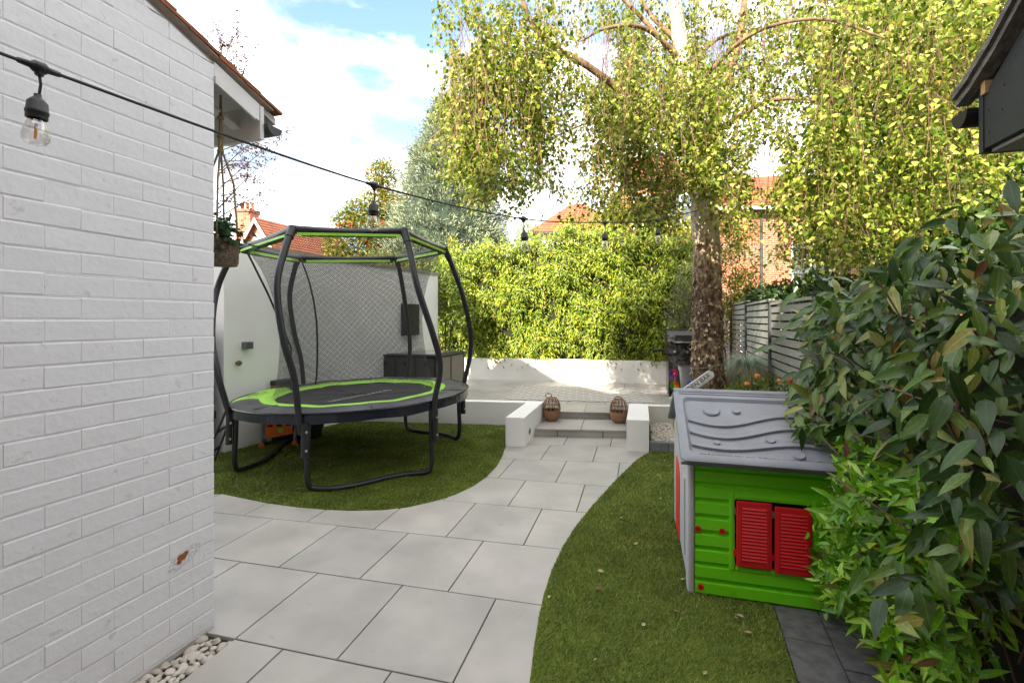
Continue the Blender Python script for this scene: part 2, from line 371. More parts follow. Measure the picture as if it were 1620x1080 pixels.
# white piers and low walls
M_lamp = mat('step_light_steel', (.35,.35,.36), .35, metal=.8)
vv = Vector((.272,.962))
def bevel_prism(poly, z0, z1, ch=.006):
    cx = sum(p[0] for p in poly)/len(poly); cy_ = sum(p[1] for p in poly)/len(poly); m = MB(); n = len(poly)
    if sum(poly[i][0]*poly[(i+1)%n][1]-poly[(i+1)%n][0]*poly[i][1] for i in range(n)) < 0: poly = poly[::-1]
    ins = []
    for p in poly:
        v = Vector((cx-p[0],cy_-p[1])); ins.append((p[0]+v.x*ch/max(abs(v.x),.05)*1.0, p[1]+v.y*ch/max(abs(v.y),.05)))
    vs = [(*p[:2],z0) for p in poly]+[(*p[:2],z1-ch) for p in poly]+[(*p,z1) for p in ins]
    fs = [(i,(i+1)%n,n+(i+1)%n,n+i) for i in range(n)]+[(n+i,n+(i+1)%n,2*n+(i+1)%n,2*n+i) for i in range(n)]+[tuple(range(2*n,3*n))]
    return m.add(vs, fs)
fl, fr = Vector((-.078,5.64)), Vector((.146,5.61))
pr = thing('white_pier', 'white rendered pier with round step light, nearest the trampoline', 'pier')
bevel_prism([tuple(fl),tuple(fr),tuple(fr+vv*1.17),tuple(fl+vv*1.17)], -.02, .352).build('pier_body', M_white, pr)
lc = fr+vv*.27
lnrm = Vector((vv.y,-vv.x,0))
MB().disc((lc.x,lc.y,.13), .042, lnrm, .006, 18).build('step_light', M_lamp, pr)
MB().disc((lc.x+lnrm.x*.006,lc.y+lnrm.y*.006,.13), .03, lnrm, .003, 18).build('lens', mat('lens',(.12,.12,.13),.2), bpy.data.objects[pr.children[-1].name])
fl2, fr2 = Vector((1.331,5.44)), Vector((1.583,5.405))
pr2 = bevel_prism([tuple(fl2),tuple(fr2),tuple(fr2+vv*1.08),tuple(fl2+vv*1.08)], -.02, .366).build('white_pier', M_white)
tag(pr2, 'plain white rendered pier beside the white pebble bed', 'pier')
lw = bevel_prism([(-2.72,7.075),(.235,6.755),(.255,6.885),(-2.66,7.20)], -.02, .33).build('retaining_wall', M_white)
tag(lw, 'low white rendered retaining wall behind the trampoline lawn', 'wall')
lw2 = bevel_prism([(1.87,6.46),(3.35,6.30),(3.36,6.42),(1.88,6.585)], -.02, .335).build('retaining_wall', M_white)
tag(lw2, 'short low white wall between pebble bed and patio', 'wall')
# pebble bed on the right
bed = MB().prism([(1.62,5.45),(2.95,5.2),(3.3,6.32),(1.88,6.47),(1.87,6.45)], -.02, .10).build('pebble_bed', M_earth); tag(bed, kind='structure')
M_peb = mat('white_pebble', (.70,.67,.61), .6, col2=(.52,.48,.42), vscale=14, rnd=('island',[(0,(.62,.58,.52)),(.5,(.92,.9,.86)),(1,(1,1,1))]))
def ico():
    t=(1+5**.5)/2; v=[(-1,t,0),(1,t,0),(-1,-t,0),(1,-t,0),(0,-1,t),(0,1,t),(0,-1,-t),(0,1,-t),(t,0,-1),(t,0,1),(-t,0,-1),(-t,0,1)]
    f=[(0,11,5),(0,5,1),(0,1,7),(0,7,10),(0,10,11),(1,5,9),(5,11,4),(11,10,2),(10,7,6),(7,1,8),(3,9,4),(3,4,2),(3,2,6),(3,6,8),(3,8,9),(4,9,5),(2,4,11),(6,2,10),(8,6,7),(9,8,1)]
    return unit(np.array(v)), np.array(f)
ICO_V, ICO_F = ico()
def ico2():
    v=[tuple(x) for x in ICO_V]; f=[]; c={}
    def mid(a,b):
        k=(min(a,b),max(a,b))
        if k not in c: m=np.array(v[a])+np.array(v[b]); v.append(tuple(m/np.linalg.norm(m))); c[k]=len(v)-1
        return c[k]
    for a,b,d in ICO_F: x,y,z=mid(a,b),mid(b,d),mid(d,a); f+=[(a,x,z),(b,y,x),(d,z,y),(x,y,z)]
    return np.array(v), np.array(f)
ICO2_V, ICO2_F = ico2()
def scatter_blobs(name, m, parent, pos, size, flat=.7, base=(ICO_V,ICO_F), smooth=True):
    bv, bf = base; N=len(pos)
    S = size[:,None]*rng.uniform(.65,1.3,(N,3)); S[:,2]*=flat
    a = rng.uniform(0,2*math.pi,N); V = bv[None]*S[:,None,:]
    x = V[...,0]*np.cos(a)[:,None]-V[...,1]*np.sin(a)[:,None]; y = V[...,0]*np.sin(a)[:,None]+V[...,1]*np.cos(a)[:,None]
    V = np.stack([x,y,V[...,2]],-1)+pos[:,None,:]
    Fc = bf[None]+(np.arange(N)*len(bv))[:,None,None]
    return np_mesh(name, V.reshape(-1,3), Fc.reshape(-1,3), m, parent, smooth)
X = rng.uniform(1.6,2.9,5200); Y = rng.uniform(5.2,6.5,5200)
k = np_inside([(1.64,5.47),(2.95,5.24),(3.2,6.3),(1.9,6.45)], X, Y); X, Y = X[k], Y[k]
pb = scatter_blobs('pebbles', M_peb, None, np.stack([X,Y,.104+rng.uniform(0,.014,len(X))],1), rng.uniform(.010,.021,len(X)))
tag(pb, 'small white decorative pebbles in the bed beside the steps', 'pebbles', kind='stuff')
ks = thing('sett_edging', 'row of grey stone setts edging the white pebble bed', 'kerb')
M_sett = mat('grey_sett', (.24,.24,.25), .8, vec='World', var=.25, vscale=20, bump=.5, bscale=50, rnd=('object',[(0,(.8,.8,.8)),(1,(1.1,1.1,1.1))]))
ku = Vector((math.cos(R(-9)),math.sin(R(-9)))); kn = Vector((-ku.y,ku.x)); k0 = Vector((1.597,5.395))
for i in range(7):
    a = k0+ku*(i*.205)
    bevel_prism([tuple(a),tuple(a+ku*.2),tuple(a+ku*.2+kn*.09),tuple(a+kn*.09)], -.02, .118+random.uniform(-.004,.004), .008).build('sett', M_sett, ks)
# planter wall under the hedge
wl = G(690,598.5,PZ); wr = G(1075,608.5,PZ); wdir = (wr-wl).normalized(); wn = Vector((-wdir.y,wdir.x,0))
wl2 = wl - wdir*.5; wr2 = wr + wdir*1.2
pwl = bevel_prism([tuple(p.xy) for p in (wl2,wr2,wr2+wn*.22,wl2+wn*.22)], .1, .668).build('planter_wall', M_white)
tag(pwl, 'long low white planter wall under the leafy hedge', 'wall')
soil = MB().prism([tuple(p.xy) for p in (wl2+wn*.2,wr2+wn*.2,wr2+wn*1.2,wl2+wn*1.2)], -.03, .62).build('planter_soil', M_earth); tag(soil, kind='structure')

# ---- white brick house on the left (local x runs away from the camera along the wall, y into the house)
C0 = Vector((-1.4857,2.334,0)); WA = math.atan2(.952,.3062)
wh = thing('white_brick_house', 'white painted brick house wing with red tiled roof at the left', 'house', C0, WA)
CO, ZB = .0845, .0095
def ztop(x): return 2.695 - (x-.338)*.34 - .012
MB().extr([(-4.2,-.05),(-.004,-.05),(-.004,ztop(0)-.02),(-4.2,ztop(-4.2)-.02)], .0014, 3.2, 'y').build('wall', M_mortar, wh)
MB().box((-4.2,-.004,-.05),(-.002,.02,ZB-.004)).build('plinth', mat('plinth_render',(.50,.48,.44),.85,col2=(.38,.37,.33),vscale=12,bump=.4), wh)
for (a, b) in ((-4.2,-1.25),):        # the stretch behind the camera's view stays one painted panel
    MB().extr([(a,ZB),(b,ZB),(b,ztop(b)),(a,ztop(a))], -.0005, .0012, 'y').build('painted_panel', M_paint, wh)
def brick_mesh(L, hgt, jit, clip=None):
    e = .0045; ex = .0022; j = lambda s=.0016: random.uniform(-s,s)
    jj = lambda: random.uniform(-.0009,.0004)
    f = [(-L/2+ex,jj(),-hgt/2+e),(L/2-ex,jj(),-hgt/2+e),(L/2-ex,jj(),hgt/2-e),(-L/2+ex,jj(),hgt/2-e)]
    bk = [(-L/2+j(),.0012,-hgt/2+j()),(L/2+j(),.0012,-hgt/2+j()),(L/2+j(),.0012,hgt/2+j()),(-L/2+j(),.0012,hgt/2+j())]
    bb = [(x,.03,z) for x,_,z in bk]
    m = MB().add(f+bk+bb, [(0,1,2,3)]+[(4+i,4+(i+1)%4,(i+1)%4,i) for i in range(4)]+[(8+i,8+(i+1)%4,4+(i+1)%4,4+i) for i in range(4)])
    return m.mesh('brick', M_paint)
BF = [brick_mesh(.2230, CO-.0045, 1) for _ in range(9)]; BH = [brick_mesh(.1100, CO-.0045, 1) for _ in range(5)]
for k in range(36):
    zc = ZB + CO*(k+.5); x = -.001
    first = True
    while x > -1.24:
        half = first and k % 2 == 0
        L = .1100 if half else .2230
        xc = x - L/2; first = False
        zt_l, zt_r = ztop(xc+L/2), ztop(xc-L/2)
        if zc + CO/2 < zt_l:
            link('brick', random.choice(BH if half else BF), wh, (xc+random.uniform(-.001,.001), random.uniform(-.0013,.0009), zc+random.uniform(-.0016,.0016)), (random.gauss(0,.006),random.gauss(0,.004),random.gauss(0,.003)))
        elif zc - CO/2 < zt_r - .01:    # cut to the roof slope
            zb = zc-CO/2+.004; zh = zc+CO/2-.004
            poly = [(xc-L/2,zb),(xc+L/2,zb)]
            if ztop(xc+L/2) > zb: poly += [(xc+L/2, min(zh, ztop(xc+L/2)))]
            else: poly[1] = (min(xc+L/2, xc-L/2+(ztop(xc-L/2)-zb)/.34), zb)
            xi = .338-(zh+.012-2.695)/.34
            if xc-L/2 < xi < xc+L/2 and ztop(xc+L/2) > zb: poly += [(xi,zh)]
            poly += [(xc-L/2, min(zh, ztop(xc-L/2)))]
            if poly[-1][1] > zb+.004: MB().extr(poly, random.uniform(-.001,.001), .03, 'y').build('brick', M_paint, wh)
        x -= L + .0020
# flaked patch with bare brick
pc = (-.152,.0,.418)
MB().extr([(-.192,.408),(-.182,.398),(-.170,.400),(-.166,.412),(-.152,.410),(-.144,.424),(-.132,.440),(-.150,.446),(-.163,.440),(-.178,.441),(-.190,.432),(-.186,.420)], -.0032, .002, 'y').build('bare_brick_patch', mat('bare_brick',(.36,.11,.04),.9,var=.3,vscale=60,bump=.6,bscale=120), wh)
MB().extr([(-.235,.385),(-.19,.372),(-.13,.39),(-.07,.43),(-.075,.456),(-.12,.462),(-.18,.45),(-.215,.43)], -.0022, .002, 'y').build('flaking_paint', mat('flaky_paint',(.72,.715,.71),.7,var=.15,vscale=40,bump=1.0,bscale=90), wh)
# roof: deck, verge tiles, eaves box, gutter
sl_ = math.atan(.34); M_soff = mat('white_soffit_board', (.70,.69,.67), .6, var=.08)
MB().extr([(-4.2,ztop(-4.2)+.012),(.42,ztop(.42)+.012),(.42,ztop(.42)+.05),(-4.2,ztop(-4.2)+.05)], .03, 3.3, 'y').build('roof_deck', M_soff, wh)
for i in range(15):                   # tiles seen along the verge
    x0 = .415-.155*i; z = ztop(x0)+.058
    for j, yy in enumerate((-.022,.148,.318)):
        t = MB().box((-.26,0,0),(0,.166,.014)).build('roof_tile', M_terra, wh)
        t.location = (x0+random.uniform(-.004,.004), yy, z+random.uniform(0,.003)); t.rotation_euler = (0, sl_-.055, 0)
for i in range(14):                   # undercloak course below
    x0 = .36-.165*i; z = ztop(x0)+.036
    t = MB().box((-.19,0,0),(0,.12,.008)).build('undercloak_slate', mat('undercloak',(.52,.44,.37),.85,col2=(.38,.29,.22),vscale=9,bump=.4), wh)
    t.location = (x0, -.012, z+.008); t.rotation_euler = (0, sl_-.01+random.uniform(-.01,.01), 0)
MB().extr([(.0,ztop(0)-.075),(.275,ztop(.275)-.075),(.275,ztop(.275)+.016),(.0,ztop(0)+.016)], .0, .022, 'y').build('bargeboard', M_soff, wh)
MB().extr([(.0,ztop(0)-.092),(.24,ztop(.24)-.092),(.24,ztop(.24)-.055),(.0,ztop(0)-.055)], -.012, -.001, 'y').build('barge_moulding', M_soff, wh)
MB().extr([(.278,ztop(.3)-.165),(.302,ztop(.3)-.165),(.302,ztop(.3)+.02),(.278,ztop(.3)+.02)], -.004, 3.2, 'y').build('fascia', M_soff, wh)
MB().extr([(.02,ztop(.02)-.10),(.277,ztop(.277)-.10),(.277,ztop(.277)-.085),(.02,ztop(.02)-.085)], .14, .2, 'y').build('rafter', M_soff, wh)
MB().extr([(.0,2.45),(.02,2.45),(.02,ztop(.02)-.01),(.0,ztop(0)-.01)], .03, 3.2, 'y').build('wall_plate', M_soff, wh)
gp = [(.35+.052*math.cos(a), ztop(.3)-.075+.05*math.sin(a)) for a in [math.pi*(1+i/10) for i in range(11)]]
gp2 = gp + [(.35+.046*math.cos(a), ztop(.3)-.073+.044*math.sin(a)) for a in [math.pi*(2-i/10) for i in range(11)]]
M_gut = mat('grey_gutter', (.06,.062,.066), .45)
MB().extr(gp2, -.03, 3.1, 'y').build('gutter', M_gut, wh, smooth=False)
MB().extr(gp, -.034, -.03, 'y').build('gutter_end', M_gut, wh)
# white pebbles along the foot of the wall, each an object
strip = MB().extr([(-3.5,-.05),(.03,-.05),(.03,-.03),(-3.5,-.03)], -.19, -.006, 'y').build('pebble_strip', M_earth); tag(strip, kind='structure')
strip.location = C0; strip.rotation_euler = (0,0,WA)
M_pebo = mat('big_white_pebble', (.66,.63,.57), .55, col2=(.50,.46,.40), vscale=25, detail=6, bump=.25, bscale=60, rnd=('object',[(0,(.68,.65,.6)),(.5,(.92,.9,.87)),(1,(1,1,1))]))
PEB = []
for i in range(7):
    m = MB(); s = rng.uniform(.8,1.2,3); v = ICO2_V*s*(1+.16*np.sin(ICO2_V@rng.normal(size=3)*2.2+rng.uniform(0,6))[:,None]); m.add(v.tolist(), ICO2_F.tolist()); m.smooth = True
    PEB.append(m.mesh('pebble', M_pebo))
n = 0; placed = []
for tries in range(6000):
    x = random.uniform(-1.35,-.06); wid = .165; y = -.012-random.uniform(.0,wid)
    s = random.uniform(.011,.026)
    if any((x-a)**2+(y-b)**2 < (.83*(s+c))**2 for a,b,c in placed): continue
    placed.append((x,y,s)); n += 1
    link('pebble', random.choice(PEB), strip, (x,y,-.03+s*.55+random.uniform(0,.008)), (random.uniform(-.4,.4),random.uniform(-.4,.4),random.uniform(0,6)), (s*1.25,s*.95,s*.72))
    if n >= 290: break

# ---- white rendered garden wall on the left, behind the trampoline
D2 = Vector((.447,.894)); wa2 = math.atan2(.894,.447)
gw = thing('rendered_garden_wall', 'tall smooth white rendered wall behind the trampoline', 'wall', (-3.29,5.34,0), wa2)
MB().box((0,0,-.03),(4.15,.25,2.38)).build('wall_body', M_white, gw)
MB().box((-.02,-.02,2.38),(4.17,.28,2.43)).build('coping', mat('coping_stone',(.42,.37,.30),.9,var=.3,vscale=6,bump=.4), gw)
lt = thing('wall_light', 'small grey cube wall light on the white garden wall', 'wall light', Vector((-3.29,5.34,0))+Vector((D2.x,D2.y,0))*.255, wa2)
M_steel = mat('brushed_grey_metal', (.16,.17,.17), .4, metal=.6)
b = MB().box((-.045,-.085,1.18),(.045,-.002,1.262)); b.build('lamp_body', M_steel, lt)
MB().box((-.03,-.087,1.176),(.03,-.02,1.1795)).build('diffuser', mat('diffuser',(.6,.6,.58),.3), lt)
tp = thing('garden_tap_cover', 'round bronze knob on the white wall below the cube light', 'tap', Vector((-3.29,5.34,0))+Vector((D2.x,D2.y,0))*.15, wa2)
MB().lathe([(0,.07),(.024,.066),(.032,.05),(.03,.035),(.018,.028),(.018,.0)], n=16).build('knob', mat('bronze',(.25,.16,.09),.35,metal=.7), tp, smooth=True)
tp.children[0].rotation_euler = (R(90),0,0); tp.children[0].location = (0,-.0,1.02)
pn = thing('wall_screen', 'black flat panel hung on the white wall near the hedge', 'panel', Vector((-3.29,5.34,0))+Vector((D2.x,D2.y,0))*3.28, wa2)
MB().box((-.21,-.07,1.25),(.21,-.003,1.80)).build('panel', M_blackpl, pn)
MB().box((-.195,-.074,1.265),(.195,-.0705,1.785)).build('screen', mat('screen_glass',(.012,.012,.014),.15), pn)
# dark gate and brick pier at the left end of that wall
gt = thing('dark_gate', 'charcoal grey gate post and boards beside the white wall end', 'gate', (-3.36,5.27,0), wa2)
MB().box((-.12,-.05,-.03),(-.02,.05,1.56)).build('post', M_post, gt)
for zz in (.42,1.0): MB().box((-.13,-.058,zz),(-.01,-.0505,zz+.09)).build('hinge', M_blackpl, gt)
for i in range(9): MB().box((-.13,.07+i*.11,.02),(-.1,.175+i*.11,1.5)).build('board', M_post, gt)
M_brick = None
# ================================================================== trampoline
TC = Vector((-1.76,5.33,0)); TR = 1.25
def rimz(x): return .70 + .03*(x-TC.x)
def ring(r, a, dz=0, c=TC):
    x = c.x+r*math.cos(a); return Vector((x, c.y+r*math.sin(a), rimz(x)+dz))
M_pad = mat('grey_black_pad', (.065,.064,.066), .42, col2=(.035,.035,.038), vscale=4, bump=.25, bscale=18)
M_skirt = mat('blue_black_skirt', (.011,.013,.022), .22, bump=.5, bscale=14)
M_lime = mat('lime_green_vinyl', (.30,.62,.06), .4, var=.15, vscale=4)
M_mat = mat('black_woven_mat', (.03,.03,.032), .7, col2=(.018,.018,.02), vscale=3, bump=.3, bscale=400)
M_mark = mat('pale_print', (.60,.60,.62), .7)
tr = thing('trampoline', 'round black and lime green trampoline with curved poles and safety net', 'trampoline', TC)
def T(o): o.location = -TC; return o            # shapes below are written in world coordinates
NS = 72; A = [2*math.pi*i/NS for i in range(NS)]
def annulus(r0, r1, z0, z1, sel=None, bulge=0, steps=3):
    m = MB()
    for i in range(NS):
        a, b = A[i], A[(i+1) % NS]; mid = (a+(b if b > a else b+2*math.pi))/2
        if sel and not sel(mid): continue
        for k in range(steps):
            t0, t1 = k/steps, (k+1)/steps
            q = []
            for ang, t in ((a,t0),(b,t0),(b,t1),(a,t1)):
                wob = .004*math.sin(ang*9)+.003*math.sin(ang*17+1)
                q.append(ring(r0+(r1-r0)*t, ang, z0+(z1-z0)*t+bulge*math.sin(math.pi*t)+wob))
            m.add(q, [(0,1,2,3)])
    m.smooth = True
    return m
wedge = lambda a: R(158) < a < R(206)
T(annulus(.0001,.86,-.03,-.012,steps=6).build('jump_mat', M_mat, tr))
T(annulus(.84,.99,-.004,.022,bulge=.018).build('green_ring', M_lime, tr))
pad = T(annulus(.99,TR,.022,.006,lambda a: not wedge(a),bulge=.02).build('safety_pad', M_pad, tr))
T(annulus(.99,TR,.022,.006,wedge,bulge=.02).build('green_pad_panel', M_lime, tr))
T(annulus(TR,TR+.004,.006,-.085,steps=4).build('skirt', M_skirt, tr))
T(MB().tube([ring(TR+.004,a,.004) for a in A], .010, 6, closed=True).build('piping', M_skirt, tr, smooth=True))
T(MB().tube([ring(TR-.05,a,-.05) for a in A], .020, 8, closed=True).build('rim_tube', M_black, tr, smooth=True))
for a in (-118,-66,-12,52,100): # seams across the pad
    T(MB().tube([ring(r,R(a),.03) for r in (1.0,1.12,1.24)], .004, 5).build('pad_seam', M_skirt, tr))
# print on the mat (unreadable strokes) and on the green panel
mk = MB(); p0 = Vector((-1.86,4.80)); p1 = Vector((-1.45,5.50)); ud = (p1-p0).normalized(); un = Vector((-ud.y,ud.x))
for i in range(15):
    c = p0+(p1-p0)*(i/14); 
    for (a0,b0,a1,b1) in random.choice([((-.014,-.03,-.014,.03),(-.014,.03,.016,-.02)),((0,-.03,0,.03),(-.016,.03,.016,.03)),((-.016,-.03,0,.03),(0,.03,.016,-.03)),((-.012,-.03,-.012,.03),(-.012,-.03,.016,-.03))]):
        s = c+ud*a0+un*b0; e = c+ud*a1+un*b1; w = (e-s).normalized(); w = Vector((-w.y,w.x))*.0055
        mk.add([(*(s-w),rimz(s.x)-.0085),(*(s+w),rimz(s.x)-.0085),(*(e+w),rimz(e.x)-.0085),(*(e-w),rimz(e.x)-.0085)],[(0,1,2,3)])
T(mk.build('mat_print', M_mark, tr))
mk = MB()
for i in range(26):
    a = R(random.uniform(168,200)); r = random.uniform(1.04,1.2); c = ring(r,a,.044-.022*(r-.99)/.26); b = random.uniform(0,3)
    d = Vector((math.cos(b),math.sin(b),0))*random.uniform(.02,.045); w = Vector((-d.y,d.x,0)).normalized()*.005
    mk.add([c-d-w,c+d-w,c+d+w,c-d+w],[(0,1,2,3)])
T(mk.build('panel_print', mat('dark_print',(.03,.05,.02),.7), tr))
# legs: three bent U frames
FEET = [[-92,-37],[25,77],[219,140]]; FR_ = 1.22
def footp(a, z): return Vector((TC.x+FR_*math.cos(R(a)), TC.y+FR_*math.sin(R(a)), z))
for a, b in FEET:
    fa, fb = footp(a,.027), footp(b,.027); chord = fb-fa; nrm = Vector((-chord.y,chord.x,0)).normalized()
    ta, tb = ring(TR-.045,R(a),-.06), ring(TR-.045,R(b),-.06)
    pts = [ta, ta.lerp(fa,.45), fa+Vector((0,0,.16))+ (ta-fa)*.02]
    pts += [fa+chord*.012+Vector((0,0,.06)), fa+chord*.05+Vector((0,0,.012))]
    for t in (.2,.35,.5,.65,.8): pts.append(fa+chord*t+nrm*(.055*math.sin((t-.5)*math.pi*2))+Vector((0,0,.0)))
    pts += [fb-chord*.05+Vector((0,0,.012)), fb-chord*.012+Vector((0,0,.06)), fb+Vector((0,0,.16)), tb.lerp(fb,.45), tb]
    T(MB().tube(smooth_path(pts,4), .025, 10).build('leg_frame', M_black, tr, smooth=True))
    for ang, top, ft in ((a,ta,fa),(b,tb,fb)):
        s = top.lerp(ft,.02)+Vector((math.cos(R(ang)),math.sin(R(ang)),0))*.055; e = top.lerp(ft,.5)+Vector((math.cos(R(ang)),math.sin(R(ang)),0))*.055
        T(MB().tube([s,e], .030, 10).build('pole_socket', M_black, tr, smooth=True))
        for q in (.25,.8):
            c = s.lerp(e,q); T(MB().disc(c+Vector((.018,-.012,0)), .011, (.6,-.7,0), .012, 8).build('bolt', mat('zinc_bolt',(.55,.55,.55),.3,metal=.8), tr))
# curved upper poles
TT = Vector((-1.81,5.22,0)); TOPA = [-97,-44,23,76,143,196]; FTA = [-94,-38,25,77,140,219-360]
def topp(i, dr=0, dz=0):
    a = R(TOPA[i]); x = TT.x+(1.075+dr)*math.cos(a); return Vector((x, TT.y+(1.075+dr)*math.sin(a), 2.335+.046*(x-TT.x)+dz))
for i in range(6):
    a = R(FTA[i]); o = Vector((math.cos(a),math.sin(a),0)); base = Vector((TC.x,TC.y,0))+o*(TR+.025)
    zb = rimz(base.x); tp_ = topp(i); a2 = R(TOPA[i]); o2 = Vector((math.cos(a2),math.sin(a2),0))
    j = o.lerp(o2,.55)
    pts = [base-o*.035+Vector((0,0,zb-.17)), base+o*.015+Vector((0,0,zb+.05)), base+o*.085+Vector((0,0,zb+.35)), base.lerp(Vector((TT.x,TT.y,0))+o2*1.29,.45)+j*.10+Vector((0,0,1.38)), Vector((TT.x,TT.y,0))+o2*1.31+Vector((0,0,1.82)), Vector((tp_.x,tp_.y,0))+o2*.10+Vector((0,0,2.18)), tp_+o2*.008]
    sp = smooth_path(pts,6)
    T(MB().tube(sp, list(np.linspace(.027,.032,len(sp))), 12).build('curved_pole', M_black, tr, smooth=True))
    T(MB().tube([sp[-5]+Vector((0,0,.0)), sp[-2], sp[-1]+Vector((0,0,.02))], .038, 12).build('corner_cap', M_blackpl, tr, smooth=True))
for i in range(6):
    a, b = topp(i), topp((i+1) % 6); pts = [a.lerp(b,t) - Vector((0,0,.02*math.sin(math.pi*t))) for t in (0,.25,.5,.75,1)]
    T(MB().tube(pts, .038, 10).build('top_rail', M_black, tr, smooth=True))
    inn = Vector((TT.x,TT.y,0))
    m = MB(); n = 8
    for t in range(n):
        t0, t1 = .05+.9*t/n, .05+.9*(t+1)/n
        q0, q1 = a.lerp(b,t0), a.lerp(b,t1); s0 = (inn-Vector((q0.x,q0.y,0))).normalized(); s1 = (inn-Vector((q1.x,q1.y,0))).normalized()
        m.add([q0+s0*.039-Vector((0,0,.025)),q1+s1*.039-Vector((0,0,.025)),q1+s1*.047-Vector((0,0,.058)),q0+s0*.047-Vector((0,0,.058))],[(0,1,2,3)])
        q0, q1 = q0-s0*.0385, q1-s1*.0385
        m.add([q0-Vector((0,0,.034)),q1-Vector((0,0,.034)),q1-Vector((0,0,.058)),q0-Vector((0,0,.058))],[(0,1,2,3)])
    T(m.build('green_rail_trim', M_lime, tr))
# safety net: a tensioned surface of fine diamond mesh
def net_mat():
    m = bpy.data.materials.new('net_mesh'); m.use_nodes = True; t = m.node_tree; b = t.nodes['Principled BSDF']
    b.inputs['Base Color'].default_value = (.02,.02,.02,1); b.inputs['Roughness'].default_value = .8
    uv = t.nodes.new('ShaderNodeUVMap'); uv.uv_map = 'UVMap'; sp = t.nodes.new('ShaderNodeSeparateXYZ'); nlink(m, uv.outputs['UV'], sp.inputs[0])
    def mth(op, a, b_=None):
        n = t.nodes.new('ShaderNodeMath'); n.operation = op
        for i, v in enumerate((a,b_)):
            if v is None: continue
            if isinstance(v,(int,float)): n.inputs[i].default_value = v
            else: nlink(m, v, n.inputs[i])
        return n.outputs[0]
    s = mth('ADD', sp.outputs[0], sp.outputs[1]); d = mth('SUBTRACT', sp.outputs[0], sp.outputs[1])
    c = .019
    l1 = mth('LESS_THAN', mth('FRACT', mth('DIVIDE', s, c)), .19); l2 = mth('LESS_THAN', mth('FRACT', mth('DIVIDE', d, c)), .19)
    al = mth('MAXIMUM', l1, l2)
    tn = t.nodes.new('ShaderNodeBsdfTransparent'); ms = t.nodes.new('ShaderNodeMixShader')
    nlink(m, al, ms.inputs['Fac']); nlink(m, tn.outputs[0], ms.inputs[1]); nlink(m, b.outputs[0], ms.inputs[2]); nlink(m, ms.outputs[0], t.nodes['Material Output'].inputs['Surface'])
    return m
M_net = net_mat()
prof = [(.72,.865),(.82,.83),(1.0,.795),(1.25,.765),(1.5,.755),(1.75,.79),(1.95,.85),(2.1,.92),(2.22,.99),(2.33,1.05)]
vs = []; uvs = []; n2 = 96
for z, r in prof:
    for k in range(n2+1):
        a = 2*math.pi*k/n2; hexf = 1.0
        if z > 1.9:                   # follow the six-sided top
            w = min(1,(z-1.9)/.43); aa = (a-R(TOPA[0])) % (2*math.pi); idx = 0; angs = [(R(x)-R(TOPA[0])) % (2*math.pi) for x in TOPA]+[2*math.pi]
            while idx < 5 and aa > angs[idx+1]: idx += 1
            h = (angs[idx+1]-angs[idx])/2; dm = aa-(angs[idx]+h); hexf = 1+w*(math.cos(h)/math.cos(dm)-1)
        c = TC.lerp(TT, min(1,max(0,(z-.72)/1.6))); x = c.x+r*hexf*math.cos(a)
        vs.append((x, c.y+r*hexf*math.sin(a), z+.03*(x-TC.x))); uvs.append((a*.82, z))
fs = [(i*(n2+1)+k, i*(n2+1)+k+1, (i+1)*(n2+1)+k+1, (i+1)*(n2+1)+k) for i in range(len(prof)-1) for k in range(n2)]
nb = MB().add(vs, fs); nb.smooth = True; me = nb.mesh('net', M_net); ul = me.uv_layers.new(name='UVMap')
for l in me.loops: ul.data[l.index].uv = uvs[l.vertex_index]
T(link('safety_net', me, tr))
# net straps down the back poles
for i in (4,):
    a = R(TOPA[i]); pts = []
    for (z, r), (dr) in zip(prof, [0]*10):
        c = TC.lerp(TT, min(1,max(0,(z-.72)/1.6))); pts.append(Vector((c.x+(r+.012)*math.cos(a), c.y+(r+.012)*math.sin(a), z)))
    T(MB().tube(pts, .012, 6).build('net_strap', M_blackpl, tr, smooth=True))
a = R(168); c0 = ring(.86,a,.02); T(MB().tube([topp(5,-.05,-.05), topp(5,-.25,-.5), c0+Vector((0,0,.5)), c0], .011, 6).build('net_zip', M_blackpl, tr, smooth=True))
# ladder on the left side
ld = thing('trampoline_ladder', 'black metal ladder hooked on the left rim of the trampoline', 'ladder', (-3.1,4.95,0))
M_ = MB(); la, lb = ring(TR+.02,R(205),-.03), ring(TR+.02,R(190),-.03); fa, fb = Vector((-3.16,4.72,.0)), Vector((-3.20,5.02,.0))
for s, e in ((la,fa),(lb,fb)): MB().tube([s+Vector((.03,0,.02)),s,e], .014, 8).build('stile', M_black, ld).location = -ld.location
for t in (.4,.75): MB().tube([la.lerp(fa,t),lb.lerp(fb,t)], .016, 8).build('rung', M_black, ld).location = -ld.location

